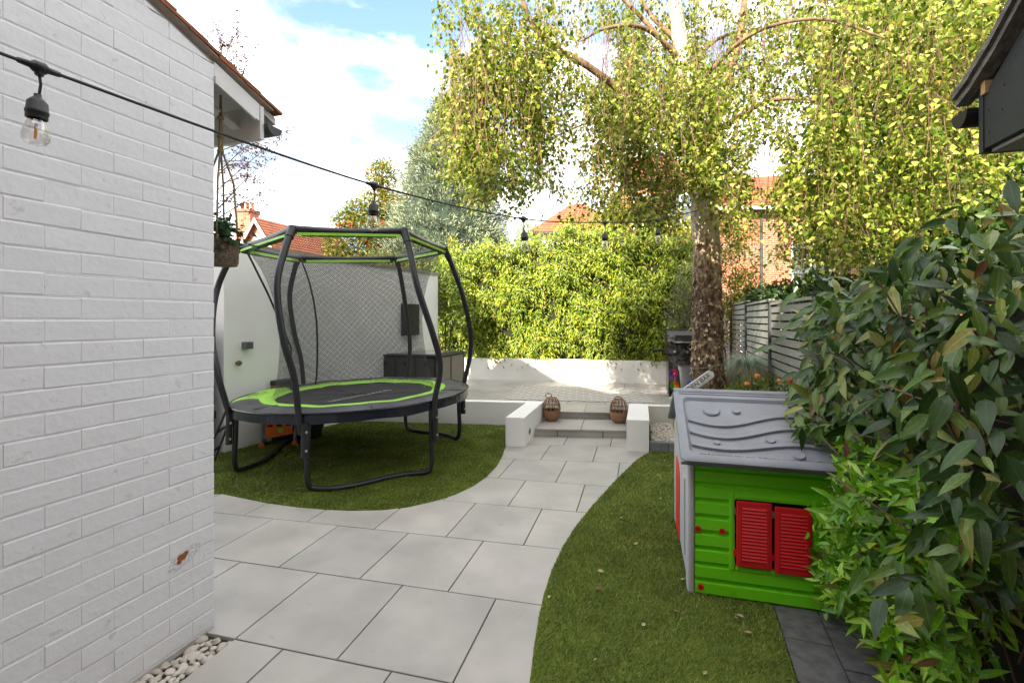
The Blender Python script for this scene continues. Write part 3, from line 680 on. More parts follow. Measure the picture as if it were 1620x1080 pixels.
# ================================================================== small things round the trampoline
wb = thing('toy_workbench', 'orange plastic toy workbench with grey legs under the trampoline', 'toy', (-2.86,5.75,0), R(20))
M_or = mat('orange_plastic', (.75,.16,.02), .4, var=.1); M_gp = mat('grey_plastic', (.15,.16,.165), .45)
MB().extr([(-.15,.08),(.15,.12),(.15,.30),(-.15,.30)], -.02, .05, 'y').build('panel', M_or, wb)
for x in (-.1,0,.1): MB().box((x-.03,-.026,.22),(x+.03,-.0205,.245)).build('slot', M_dark, wb)
MB().disc((.02,-.02,.17), .03, (0,-1,0), .008, 12).build('green_badge', M_lime, wb)
for x in (-.19,.19):
    MB().tube([(x,.06,.33),(x*.98,-.02,.18),(x*.95,-.12,.03)], .02, 8).build('leg', M_gp, wb, smooth=True)
    MB().tube([(x*.95,-.12,.03),(x*.95,.16,.03)], .03, 8).build('foot', M_gp, wb, smooth=True)
    MB().disc((x*.95,-.125,.03), .03, (0,-1,0), .014, 12).build('foot_cap', M_or, wb)
bg_ = thing('black_bag', 'crumpled black bag on the grass behind the trampoline leg', 'bag', (-2.62,6.0,0))
v = ICO2_V*np.array([.2,.12,.15])*(1+.18*np.sin(ICO2_V@np.array([5,3,7.])))[:,None]; v[:,2] = np.maximum(v[:,2]+.13,.008)
m = MB().add(v.tolist(), ICO2_F.tolist()); m.build('bag_body', mat('black_cloth',(.014,.014,.018),.8,bump=.6,bscale=20), bg_, smooth=True)
cl = thing('round_wooden_drum', 'dark rimmed round wooden drum standing between trampoline and white wall', 'drum', (-2.98,6.02,0), R(15))
MB().lathe([(.0,.0),(.15,.0),(.16,.34),(.16,.70),(.17,.705),(.17,.755),(.15,.765),(0,.765)], n=24).build('drum_body', mat('dark_drum',(.035,.03,.028),.5), cl, smooth=True)
MB().add([(.164*math.cos(R(a)),.164*math.sin(R(a)),z) for z in (.60,.70) for a in range(-140,-39,10)], [(i,i+1,i+12,i+11) for i in range(10)]).build('wood_panel', mat('orange_wood',(.32,.15,.05),.5,var=.4,vscale=8,stretch=(1,1,4)), cl)

# ================================================================== rattan storage bench on the patio
M_rat = mat('charcoal_rattan', (.055,.055,.060), .65, col2=(.035,.035,.038), vscale=60, bump=.9, bscale=120, stretch=(1,1,2.5))
M_ratf = mat('rattan_frame', (.016,.016,.018), .5)
cA = Vector((-1.216,7.5)); ub = Vector((-1.36,.30)).normalized(); vb = Vector((.34,1.08)).normalized()
rb = thing('rattan_seating_cube', 'charcoal rattan garden seating cube behind the trampoline', 'garden furniture', (cA.x,cA.y,PZ), 0)
def loc2(u, v): p = ub*u+vb*v; return (p.x, p.y)
LW, LD, RH = 1.42, 1.12, .75
MB().prism([loc2(.02,.02),loc2(LW-.02,.02),loc2(LW-.02,LD-.02),loc2(.02,LD-.02)], .03, RH-.03).build('core', M_dark, rb)
for k in range(4):
    u0, u1 = LW*k/4+.022, LW*(k+1)/4-.022
    MB().prism([loc2(u0,0),loc2(u1,0),loc2(u1,.018),loc2(u0,.018)], .05, RH-.05).build('front_panel', M_rat, rb)
    h0, h1 = (u0+u1)/2-.035, (u0+u1)/2+.035
    MB().prism([loc2(h0,-.004),loc2(h1,-.004),loc2(h1,.001),loc2(h0,.001)], RH-.17, RH-.115).build('hand_hole', M_dark, rb)
for k in range(5):
    u = max(.018,min(LW-.018,LW*k/4)); MB().prism([loc2(u-.02,-.006),loc2(u+.02,-.006),loc2(u+.02,.03),loc2(u-.02,.03)], 0, RH-.02).build('frame_post', M_ratf, rb)
for k in range(2):
    v0, v1 = LD*k/2+.022, LD*(k+1)/2-.022
    MB().prism([loc2(0,v0),loc2(.018,v0),loc2(.018,v1),loc2(0,v1)], .05, RH-.05).build('side_panel', mat('glancing_light_rattan',(.22,.20,.165),.6,var=.2,vscale=50,bump=.8,bscale=120), rb)  # paler than the front: light glancing on this side, put into its colour
for v in (.018,LD/2,LD-.018): MB().prism([loc2(-.006,v-.02),loc2(.03,v-.02),loc2(.03,v+.02),loc2(-.006,v+.02)], 0, RH-.019).build('frame_post', M_ratf, rb)
for a, b in (((-.01,-.01),(LW+.01,.06)),((-.011,-.009),(.06,LD))):
    MB().prism([loc2(a[0],a[1]),loc2(b[0],a[1]),loc2(b[0],b[1]),loc2(a[0],b[1])], RH-.03, RH+(.001 if b[1] == LD else 0)).build('top_rail', M_ratf, rb)
MB().prism([loc2(.09,.09),loc2(LW-.05,.09),loc2(LW-.05,LD-.05),loc2(.09,LD-.05)], RH-.015, RH+.012).build('glass_top', mat('smoked_glass',(.16,.165,.16),.12), rb)

# ================================================================== rug, lanterns
rc = [G(797,632,PZ), G(1040,638,PZ), G(1063,610.5,PZ), G(836,611,PZ)]
ru = (rc[1]-rc[0]).normalized(); rv = Vector((-ru.y,ru.x,0)); RW, RL = (rc[1]-rc[0]).length, 1.62
def rug_mat():
    m = bpy.data.materials.new('diamond_rug'); m.use_nodes = True; t = m.node_tree; b = t.nodes['Principled BSDF']; b.inputs['Roughness'].default_value = .9
    tcn = t.nodes.new('ShaderNodeTexCoord'); sp = t.nodes.new('ShaderNodeSeparateXYZ'); nlink(m, tcn.outputs['Object'], sp.inputs[0])
    def mth(op, a, b_=None):
        n = t.nodes.new('ShaderNodeMath'); n.operation = op
        for i, v in enumerate((a,b_)):
            if v is None: continue
            if isinstance(v,(int,float)): n.inputs[i].default_value = v
            else: nlink(m, v, n.inputs[i])
        return n.outputs[0]
    x = mth('MULTIPLY', sp.outputs[0], 4.2); y = mth('MULTIPLY', sp.outputs[1], 5.5)
    s = mth('ABSOLUTE', mth('SUBTRACT', mth('FRACT', mth('ADD', x, y)), .5)); d = mth('ABSOLUTE', mth('SUBTRACT', mth('FRACT', mth('SUBTRACT', x, y)), .5))
    al = mth('LESS_THAN', mth('MINIMUM', s, d), .085)
    mixn = t.nodes.new('ShaderNodeMix'); mixn.data_type = 'RGBA'; nlink(m, al, mixn.inputs['Factor'])
    mixn.inputs['A'].default_value = (.52,.49,.44,1); mixn.inputs['B'].default_value = (.13,.125,.12,1); nlink(m, mixn.outputs['Result'], b.inputs['Base Color'])
    n = t.nodes.new('ShaderNodeTexNoise'); n.inputs['Scale'].default_value = 220; bn = t.nodes.new('ShaderNodeBump'); bn.inputs['Strength'].default_value = .6; bn.inputs['Distance'].default_value = .004
    nlink(m, tcn.outputs['Object'], n.inputs['Vector']); nlink(m, n.outputs['Fac'], bn.inputs['Height']); nlink(m, bn.outputs['Normal'], b.inputs['Normal'])
    return m
rg = MB(); nx, ny = 26, 18
for j in range(ny+1):
    for i in range(nx+1):
        rg.v.append((RW*i/nx+.02*j/ny*6*.35, RL*j/ny, .009+.003*math.sin(i*1.7)*math.sin(j*1.1)))
for j in range(ny):
    for i in range(nx): a = j*(nx+1)+i; rg.f.append((a,a+1,a+nx+2,a+nx+1))
o = rg.build('patio_rug', rug_mat(), None, rc[0]); o.rotation_euler = (0,0,math.atan2(ru.y,ru.x)); o.location.z = PZ
sm = o.modifiers.new('thick','SOLIDIFY'); sm.thickness = .007; sm.offset = -1
tag(o, 'pale outdoor rug with grey diamond lattice lying on the patio', 'rug')
M_wick = mat('brown_wicker', (.42,.25,.135), .7, col2=(.25,.135,.07), vscale=50, bump=1.0, bscale=90, stretch=(1,1,5))
M_glass = bpy.data.materials.new('clear_glass'); M_glass.use_nodes = True
_b = M_glass.node_tree.nodes['Principled BSDF']; _b.inputs['Transmission Weight'].default_value = 1; _b.inputs['Roughness'].default_value = .02; _b.inputs['IOR'].default_value = 1.2
def lantern(p, label, rz, handle):
    t = thing('wicker_lantern', label, 'lantern', p, rz, 'wicker lanterns on the steps')
    prof = [(.072,0),(.098,.03),(.118,.08),(.125,.135),(.125,.155)]
    MB().lathe([(0,.004)]+prof+[(.121,.155),(.113,.08),(.09,.03)], n=26).build('woven_base', M_wick, t, smooth=True)
    up = [(.125,.155),(.122,.20),(.110,.25),(.088,.295),(.066,.318)]
    rb_ = MB()
    for k in range(14):
        a = 2*math.pi*k/14; rb_.tube([(r*math.cos(a),r*math.sin(a),z) for r,z in up], .0042, 5)
        rb_.tube([(r*math.cos(a+.09),r*math.sin(a+.09),z) for r,z in up], .003, 5)
    rb_.build('ribs', M_wick, t)
    for r,z,w in ((.123,.20,.004),(.111,.25,.004),(.067,.318,.008)):
        MB().tube([(r*math.cos(2*math.pi*k/26),r*math.sin(2*math.pi*k/26),z) for k in range(26)], w, 6, closed=True).build('hoop', M_wick, t, smooth=True)
    MB().lathe([(.05,.02),(.05,.24),(.047,.24),(.047,.02)], n=18).build('glass_cylinder', M_glass, t, smooth=True)
    if handle == 'ring':
        MB().tube([(-.045+.042*math.cos(2*math.pi*k/18),0,.352+.032*math.sin(2*math.pi*k/18)) for k in range(18)], .006, 6, closed=True).build('handle', M_wick, t, smooth=True)
    else:
        MB().tube([(.066*math.cos(a),.066*math.sin(a)*.95-.02*math.sin(a),.322+.03*math.sin(a)) for a in [math.pi*k/12 for k in range(13)]], .007, 6).build('handle', M_wick, t, smooth=True)
lantern((.562,6.62,.10), 'wicker lantern with an upright ring handle, nearer the trampoline', 0, 'ring')
lantern((1.484,6.50,.10), 'wicker lantern with folded handle, nearer the white pebble bed', .5, 'fold')

# ================================================================== playhouse (local x along its green wall, y into the garden)
ph = thing('toy_playhouse', 'plastic toy playhouse with grey roof, green walls and red shutters', 'playhouse', (.991,2.62,0), R(-15.2))
M_green = mat('green_plastic', (.18,.70,.014), .34, var=.10, vscale=2.5, bump=.03, bscale=90, specks=(7,.63,(.86,.88,.9))); M_red = mat('red_plastic', (.70,.016,.024), .36)
M_roof = mat('grey_roof_plastic', (.265,.28,.315), .45, col2=(.225,.235,.26), vscale=5, detail=8, bump=.08, bscale=200)
M_pale = mat('pale_grey_plastic', (.50,.51,.54), .5, var=.08)
PL, PD, PH = 1.16, 1.0, .765
def corr(z):                          # corrugated wall profile: how far the face stands out
    f = (z-.02)/.088 % 1
    return -.017+.004*f if f < .62 else (-.0145+.0145*(f-.62)/.08 if f < .70 else (0 if f < .80 else -.017*(f-.80)/.20))
def wall_strip(x0, x1, z0, z1, y0=0, side=1):
    m = MB(); zs = sorted(set([z0,z1]+[z for k in range(12) for z in (.02+.088*(k+f) for f in (0,.62,.70,.80)) if z0 < z < z1]))
    pr_ = [(y0+corr(z+1e-6) if z != z1 else y0+corr(z-1e-6), z) for z in zs]
    return m.extr([(-.0+y, z) for y, z in pr_]+[(.03,z1),(.03,z0)], x0, x1, 'x')
wx0, wx1, wz0, wz1 = .233, .606, .190, .555
wl_ = thing('tmp','x y z w','x'); bpy.data.objects.remove(wl_)
MBx = wall_strip(.03, wx0, .0, PH).add(*[[],[]]); 
for args in ((wx1,PL,.0,PH),(wx0,wx1,.0,wz0),(wx0,wx1,wz1,PH)):
    t_ = wall_strip(*args); MBx.add(t_.v, t_.f)
wallo = MBx.build('front_wall', M_green, ph)
MB().box((wx0-.005,.012,wz0-.005),(wx1+.005,.028,wz1+.005)).build('window_shade_panel', M_dark, wallo)  # dark panel painted in place of the shade inside the window
fr_ = MB()
for a, b in (((wx0-.030,-.0195,wz0-.030),(wx0,.0,wz1+.030)),((wx1,-.0195,wz0-.030),(wx1+.030,.0,wz1+.030)),((wx0,-.019,wz1),(wx1,.0,wz1+.0295)),((wx0,-.019,wz0-.0295),(wx1,.0,wz0))): fr_.box(a,b)
fo = fr_.build('window_frame', M_green, wallo); bv = fo.modifiers.new('bev','BEVEL'); bv.width = .009; bv.segments = 2
for x0, x1, sk in ((.238,.412,.0),(.424,.600,.012)):
    s = MB().box((x0,-.036,wz0+.008-sk),(x1,-.022,wz1-.003-sk)).build('shutter', M_red, ph); bv = s.modifiers.new('bev','BEVEL'); bv.width = .007; bv.segments = 2
    m = MB()
    for k in range(16):
        z = wz0+.048-sk+k*.0182; m.extr([(-.0425,z),(-.0362,z+.009),(-.0362,z-.006)], x0+.027, x1-.027, 'x')
    m.build('louvres', M_red, s)
    b4 = MB()
    for a, b in (((x0+.018,-.0405,wz0+.028-sk),(x0+.024,-.0362,wz1-.03-sk)),((x1-.024,-.0405,wz0+.028-sk),(x1-.018,-.0362,wz1-.03-sk))): b4.box(a,b)
    b4.build('louvre_border', M_red, s)
    for z in (wz0+.06,wz1-.08): MB().box((x0-.014,-.028,z),(x0-.001,-.012,z+.03)).build('hinge', M_red if z < .3 else M_gp, s)
for x, z in ((.045,.372),(.17,.372),(.06,.052),(.9,.372)):
    c = MB().disc((x,-.010,z), .0165, (0,-1,0), .009, 18).build('bolt_cap', M_red, ph)
    MB().box((x-.009,-.0205,z-.0015),(x+.009,-.0192,z+.0015)).box((x-.0015,-.0208,z-.009),(x+.0015,-.0191,z+.009)).build('cross_slot', mat('dark_red',(.25,.004,.008),.5), c)
# end panels (the near-left one has the door) and the back wall
prof_g = [(.0,.0),(.0,PH),(.5,1.02),(1.0,PH),(1.0,.0)]
ep = MB().extr([(-.012,.0),(-.026,.42),(-.012,PH-.01),(.5,1.035),(1.012,PH-.01),(1.02,.42),(1.01,0),(.9,0),(.9,.06),(.1,.06),(.1,0)], -.008, .028, 'x').build('end_panel', M_pale, ph)
bv = ep.modifiers.new('bev','BEVEL'); bv.width = .012; bv.segments = 2; bv.limit_method = 'ANGLE'
MB().extr([(.50,.06),(.50,.5),(.55,.56),(.75,.56),(.78,.5),(.78,.06)], -.014, -.0085, 'x').build('door', M_red, ep)
MB().extr([(.22,.73),(.40,.86),(.60,.86),(.78,.73)], -.013, -.0085, 'x').build('fanlight', M_green, ep)
MB().extr([(.12,.15),(.12,.6),(.19,.6),(.19,.15)], -.016, -.0085, 'x').build('side_post', M_pale, ep)
MB().extr([(.0,0),(.0,PH),(.5,1.02),(1.0,PH),(1.0,0)], PL, PL+.03, 'x').build('end_panel', M_pale, ph)
MB().box((.03,.97,0),(PL,1.0,PH)).build('back_wall', M_green, ph)
# roof: two slopes, each a shallow tray with raised border, waves and bubbles
ry, rz_ = .5, 1.05; ey, ez = -.115, .765; RLn = math.hypot(ry-ey, rz_-ez); sa = math.atan2(rz_-ez, ry-ey)
def roof_side(front):
    e = bpy.data.objects.new('roof_slope', None)
    x0, x1 = -.05, PL+.075
    m = MB().box((x0,0,-.02),(x1,RLn,.0)); s = m.build('roof_slope', M_roof, ph)
    s.location = (0, ey if front else 1.0-ey, ez); s.rotation_euler = (sa if front else 0, 0, 0)
    if not front: s.rotation_euler = (-sa,0,0); s.scale = (1,-1,1)
    bpy.data.objects.remove(e)
    bw = .048
    fr = MB()                          # raised border with rounded inner corners, as one ring
    def rr(x0,x1,y0,y1,r,n=6):
        pts = []
        for cx,cy_,a0 in ((x1-r,y0+r,-90),(x1-r,y1-r,0),(x0+r,y1-r,90),(x0+r,y0+r,180)):
            pts += [(cx+r*math.cos(R(a0+90*i/n)), cy_+r*math.sin(R(a0+90*i/n))) for i in range(n+1)]
        return pts
    o_ = rr(x0,x1,0,RLn,.035); i_ = rr(x0+bw,x1-bw,bw,RLn-.085,.045); i2 = rr(x0+bw+.014,x1-bw-.014,bw+.014,RLn-.085-.014,.034); o2 = rr(x0+.012,x1-.012,.012,RLn-.006,.03)
    N = len(o_)
    fr.v = [(x,y,-.022) for x,y in o_]+[(x,y,.008) for x,y in o_]+[(x,y,.018) for x,y in o2]+[(x,y,.018) for x,y in i_]+[(x,y,.001) for x,y in i2]
    for k in range(4): fr.f += [(k*N+i,k*N+(i+1)%N,(k+1)*N+(i+1)%N,(k+1)*N+i) for i in range(N)]
    fr.smooth = True; fr.build('border', M_roof, s)
    for yy in (RLn-.028,RLn-.052): MB().box((x0+.03,yy,.0182),(x1-.03,yy+.006,.023)).build('ridge_rib', M_roof, s)
    # stepped waves: three terraces, each edge dropping towards the eaves
    xa, xb = x0+bw+.018, x1-bw-.018; n = 40
    for q, (yb, amp, hh) in enumerate(((.370,.060,.015),(.255,.056,.0155),(.135,.034,.016))):
        w = MB(); 
        for i in range(n+1):
            t = i/n; x = xa+(xb-xa)*t; y = yb-amp*math.sin((x-xa)/.80*2*math.pi+.25)
            w.v += [(x,y,.001),(x,y+.002,hh),(x,y+.010,hh+.001),(x,min(y+.060,RLn-.105),.0015)]
        for i in range(n):
            a = 4*i
            for k in range(3): w.f.append((a+k,a+4+k,a+5+k,a+1+k))
        w.smooth = True; w.build('wave_relief', M_roof, s)
    for x, y, r in ((.16,.47,.050),(.30,.475,.025),(.15,.165,.018),(.43,.215,.027),(.54,.10,.031),(.66,.375,.018),(.67,.265,.036),(.95,.45,.04)):
        b = MB(); b.lathe([(r,.0),(r*.97,.010),(r*.86,.014),(r*.6,.0125),(0,.0125)], (x,y,.001), 22); b.build('bubble_relief', M_roof, s, smooth=True)
    if front:                          # grit gathered along the lower lip
        N = 420; X = rng.uniform(x0+bw+.05,x1-bw-.1,N); Y = bw+.017+np.abs(rng.normal(0,.004,N))
        gr = scatter_blobs('grit', mat('grit',(.22,.17,.11),.9,var=.4,vscale=80), s, np.stack([X,Y,np.full(N,.003)],1), rng.uniform(.0012,.0032,N), smooth=False); gr['kind'] = 'stuff'
    return s
roof_side(True); roof_side(False)
MB().tube([(-.047,ry,rz_+.002),(PL+.072,ry,rz_+.002)], .022, 10).build('ridge_cap', M_roof, ph, smooth=True)

# ================================================================== festoon lights
M_cable = mat('black_rubber', (.012,.012,.014), .5)
def bulb_glass():
    m = bpy.data.materials.new('bulb_glass'); m.use_nodes = True; t = m.node_tree; t.nodes.remove(t.nodes['Principled BSDF'])
    gl = t.nodes.new('ShaderNodeBsdfGlossy'); gl.inputs['Roughness'].default_value = .03; trn = t.nodes.new('ShaderNodeBsdfTransparent'); trn.inputs['Color'].default_value = (.93,.92,.90,1)
    fr = t.nodes.new('ShaderNodeLayerWeight'); fr.inputs['Blend'].default_value = .35; ms = t.nodes.new('ShaderNodeMixShader')
    nlink(m, fr.outputs['Facing'], ms.inputs['Fac']); nlink(m, trn.outputs[0], ms.inputs[1]); nlink(m, gl.outputs[0], ms.inputs[2]); nlink(m, ms.outputs[0], t.nodes['Material Output'].inputs['Surface'])
    return m
M_bulb = bulb_glass(); M_fil = mat('amber_filament', (.65,.33,.10), .5)
def holder_meshes():
    h = MB(); h.lathe([(.0,-.070),(.0075,-.070),(.0085,-.078),(.012,-.081),(.021,-.092),(.0225,-.112),(.0240,-.114),(.0240,-.120),(.0225,-.122),(.0225,-.133),(.0205,-.135),(.019,-.135)], n=16)
    h.smooth = True
    b = MB(); b.lathe([(.015,-.130),(.0165,-.138),(.021,-.148),(.025,-.163),(.0285,-.178),(.0275,-.190),(.020,-.199),(.010,-.2025),(.0,-.2035)], n=18); b.smooth = True
    fl_ = MB()
    for x in (-.005,-.0017,.0017,.005): fl_.tube([(x,0,-.145),(x*.7,.001,-.186)], .0011, 5)
    return h, b, fl_
def festoon(name, label, nodes, anchors, scale=1.0, sway=0):
    t = thing(name, label, 'string lights', nodes[0])
    pts = smooth_path(anchors, 8)
    c = MB().tube(pts, .0046*scale, 6).build('cable', M_cable, t, smooth=True); c.location = -Vector(nodes[0])
    h, b, fl_ = holder_meshes(); hm, bm_, fm = h.mesh('lamp_holder', M_blackpl), b.mesh('bulb', M_bulb), fl_.mesh('filament', M_fil)
    for i, p in enumerate(nodes):
        a = Vector(p)-Vector(nodes[0])
        lo = link('lamp_holder', hm, t, a, (random.uniform(-.06,.06),random.uniform(-.06,.06),random.uniform(0,3)))
        link('bulb', bm_, lo); link('filament', fm, lo)
        j = min(range(len(pts)), key=lambda q: (pts[q]-Vector(p)).length); dr = (pts[min(j+1,len(pts)-1)]-pts[max(j-1,0)]).normalized()
        cn = MB().tube([a-dr*.042,a-dr*.038,a-dr*.018,a-dr*.01,a+dr*.01,a+dr*.018,a+dr*.038,a+dr*.042], [.006,.0075,.009,.016,.016,.009,.0075,.006], 8)
        cn.tube([a,a+Vector((0,0,-.022))], [.0135,.0085], 8); cn.build('connector', M_blackpl, t, smooth=True)
        MB().tube([a+Vector((0,0,-.015)),a+Vector((.004,0,-.045)),a+Vector((0,0,-.073))], .0032, 6).build('drop_cord', M_cable, t, smooth=True)
    return t
n1 = [P(62,107,1.22), P(592,293,2.1), P(828,346,2.9), P(957,352,3.5), P(1040,348,4.15)]
festoon('festoon_string', 'black festoon string with clear filament bulbs running to the birch trunk', n1,
        [P(-90,42,1.0)] + n1 + [P(1108,332,5.40)])
n2_ = [P(984,372,8.6), P(897,408,9.3), P(829,424,9.6), P(722,432,9.75)]
festoon('festoon_string', 'thin far string of small clear bulbs hung against the leafy hedge', n2_, [P(1075,335,7.6)] + n2_ + [P(668,425,9.7)])

# ================================================================== slatted fence on the right
fd = Vector((.320,.947)); fo0 = Vector((3.16,5.7,0)); fa_ = math.atan2(fd.y,fd.x)
fn = thing('slatted_fence', 'grey horizontal slatted fence behind the birch tree', 'fence', fo0, fa_)
FZ0, FZ1, PIT = -.02, 1.69, .0905
bays = [(-1.83,-.05),(.05,1.85),(1.95,3.73),(3.83,5.6)]; BDZ = [0,.05,.10,.15]
for bi, (a, b) in enumerate(bays):
    me = MB().box((-.5*(b-a),-.009,-.035),(.5*(b-a),.009,.035)).mesh('slat', M_wood_grey)
    for k in range(19):
        link('slat', me, fn, ((a+b)/2, random.uniform(-.002,.002), BDZ[bi]+FZ0+.035+k*PIT), (0,random.uniform(-.002,.002),0))
    for x in (a+.45,a+1.15): MB().box((x-.02,-.05,0),(x+.02,-.012,FZ1-.01)).build('batten', M_post, fn)
for x in (-1.88,0,1.9,3.78,5.65):
    MB().box((x-.046,-.07,-.03),(x+.046,.03,FZ1+.05+max(0,x)*.027)).build('post', M_post, fn); MB().box((x-.06,-.085,FZ1+.05+max(0,x)*.027),(x+.06,.045,FZ1+.075+max(0,x)*.027)).build('post_cap', M_post, fn)
for bi, (a, b) in enumerate(bays): MB().box((a,-.045,FZ1+.012+BDZ[bi]),(b,.02,FZ1+.04+BDZ[bi])).build('top_rail', M_wood_grey, fn)

# ================================================================== eaves of the dark outbuilding, top right
E0 = Vector((1.905,1.90,0)); WA3 = math.atan2(.96,.28)      # local x runs away from camera, y to the left
sh = thing('dark_outbuilding', 'dark timber outbuilding with weathered roof edge and black gutter, top right', 'outbuilding', E0, WA3)
M_blk = mat('black_stained_board', (.028,.031,.032), .55, var=.25, vscale=9, bump=.2, bscale=60)
M_felt = mat('weathered_roof_timber', (.20,.185,.16), .9, col2=(.10,.09,.08), vscale=10, detail=8, bump=.7, bscale=40, stretch=(1,4,4))
def ry_(x): return 2.205+.235 - (x-.0)*1.0*.62 if x < 0 else 2.44 - x*.40
MB().extr([(-1.6,2.235),(-.02,2.215),(-.02,2.43),(-.33,2.66),(-1.6,3.6)], -.022, .0, 'y').build('gable_board', M_blk, sh)
MB().extr([(-.0195,2.20),(.006,2.20),(.006,2.47),(-.0195,2.46)], -1.5, .004, 'y').build('fascia', M_blk, sh)
MB().extr([(-1.6,2.20),(-.02,2.20),(-.02,2.213),(-1.6,2.213)], -.6, -.024, 'y').build('soffit', mat('grey_soffit',(.30,.29,.27),.7), sh)
MB().extr([(-.045,2.43),(-.0197,2.43),(-.0197,2.48),(-.045,2.48)], -1.5, .012, 'y').build('batten_end', mat('raw_pine',(.45,.30,.14),.7), sh)
rf = [(.085,2.462),(.0,2.495),(-.14,2.575),(-.33,2.715),(-.7,3.0),(-1.6,3.68)]
MB().extr(rf+[(x,z+.03) for x,z in rf[::-1]], -1.6, .055, 'y').build('roof_covering', M_felt, sh)
MB().extr([(x,z-.03) for x,z in rf]+[(x,z-.002) for x,z in rf[::-1]], -.01, .04, 'y').build('verge_board', M_felt, sh)
gp = [(.075+.052*math.cos(a), 2.40+.062*math.sin(a)) for a in [math.pi*(1+i/10) for i in range(11)]]
MB().extr(gp+[(.075+.046*math.cos(a), 2.402+.056*math.sin(a)) for a in [math.pi*(2-i/10) for i in range(11)]], -1.5, .03, 'y').build('gutter', M_gut if False else M_blackpl, sh)
MB().extr(gp, .03, .034, 'y').build('gutter_end', M_blackpl, sh)
for p in ((-.05,2.27),(-.12,2.33),(-.045,2.36),(-.13,2.42)): MB().disc((p[0],.0,p[1]), .0035, (0,1,0), .002, 8).build('nail_head', M_dark, sh)
MB().box((-3.2,-.62,-.03),(-.36,-.58,2.7)).build('wall', M_blk, sh)
# ================================================================== hanging basket under the eaves
hb = thing('hanging_basket', 'woven coir planter with ivy hanging on jute ropes from the eaves', 'hanging planter', P(349,421,2.53))
M_coir = mat('coir_weave', (.17,.13,.085), .95, col2=(.075,.055,.035), vscale=45, bump=1.2, bscale=70)
MB().lathe([(0,0),(.078,.002),(.085,.02),(.087,.12),(.09,.14),(.082,.14),(.078,.11),(0,.11)], n=24).build('basket', M_coir, hb, smooth=True)
M_jute = mat('jute_rope', (.36,.26,.13), .95, var=.35, vscale=60, bump=1, bscale=200)
topz = 2.74-hb.location.z
for k, a in enumerate((20,110,200,290)):
    e = Vector((.083*math.cos(R(a)),.083*math.sin(R(a)),.135))
    MB().tube([e, e*.75+Vector((0,0,.35)), Vector((.008*math.cos(R(a)),.008*math.sin(R(a)),.62)), Vector((0,0,topz))], .0055, 6).build('rope', M_jute, hb, smooth=True)
for z in (.62,.70,.80): MB().lathe([(.006,-.012),(.016,-.006),(.017,.006),(.006,.012)], (0,0,z), 10).build('knot', M_jute, hb, smooth=True)
IVY = [(0,(.02,.055,.02)),(.5,(.04,.10,.035)),(.85,(.07,.15,.05)),(1,(.14,.22,.09))]
M_ivy = mat('ivy_leaf', (1,1,1), .4, rnd=('island',IVY), transl=.2)
N = 230; pos = rng.normal(size=(N,3))*np.array([.055,.055,.045])+np.array([.0,0,.185]); pos[:14] = np.array([.10,-.03,.12])+rng.normal(size=(14,3))*.03
leaves('ivy', M_ivy, hb, pos, rand_unit(N)*np.array([1,1,.5]), rand_unit(N)*.6+np.array([0,0,.8]), rng.uniform(.03,.05,N), rng.uniform(.028,.045,N), droop=.1)

# ================================================================== barbecue, pots, sign, pinwheels behind the playhouse
bq = thing('barbecue', 'black hooded barbecue standing on the patio left of the birch trunk', 'barbecue', (3.02,8.15,PZ), R(-14))
M_bq = mat('black_enamel', (.014,.014,.016), .25)
MB().box((-.30,-.25,.06),(.30,.25,.74)).build('cabinet', M_bq, bq)
MB().box((-.28,-.262,.10),(-.005,-.2505,.70)).build('door', M_bq, bq); MB().box((.005,-.262,.10),(.28,-.2505,.70)).build('door', M_bq, bq)
MB().box((-.33,-.27,.741),(.33,.27,.82)).build('firebox', M_bq, bq)
hood = [(-.26,.82),(-.27,.95),(-.24,1.06),(-.16,1.13),(-.02,1.16),(.12,1.14),(.21,1.07),(.26,.95),(.26,.82)]
MB().extr(hood, -.32, .32, 'x').build('hood', M_bq, bq)
MB().tube([(-.2,-.28,.93),(-.2,-.32,.94),(.2,-.32,.94),(.2,-.28,.93)], .012, 8).build('handle', M_steel, bq)
for s in (-1,1): MB().box((.335*s if s>0 else -.56,-.2,.77),(.56 if s>0 else -.335,.2,.80)).build('side_shelf', M_bq, bq)
for x in (-.2,0,.2): MB().disc((x,-.271,.78), .02, (0,-1,0), .02, 12).build('knob', M_steel, bq)
for x in (-.27,.27):
    for y in (-.2,.2): MB().disc((x-.015,y,.035), .035, (1,0,0), .03, 12).build('wheel', M_blackpl, bq)
def pot(name, label, p, r0, r1, h, m, rim=.012, cat='pot'):
    t = thing(name, label, cat, p)
    MB().lathe([(0,0),(r0,0),(r1,h*.9),(r1+rim,h*.9),(r1+rim,h),(r1-.012,h),(r1-.02,h*.88),(0,h*.88)], n=24).build('pot', m, t, smooth=True)
    return t
M_galv = mat('galvanised_steel', (.24,.25,.26), .4, metal=.6, var=.25, vscale=8)
gpot = pot('galvanised_pot', 'pale galvanised planter with a blue flower, left of the birch trunk', (2.86,7.45,PZ), .14, .19, .58, M_galv)
for z in (.2,.38,.5): MB().lathe([(.155+.04*z,z-.01),(.165+.04*z,z),(.155+.04*z,z+.01)], n=24).build('hoop', M_galv, gpot, smooth=True)
pot('black_pot', 'plain black plastic plant pot right of the birch trunk', (2.98,6.95,PZ), .17, .22, .52, M_blackpl)
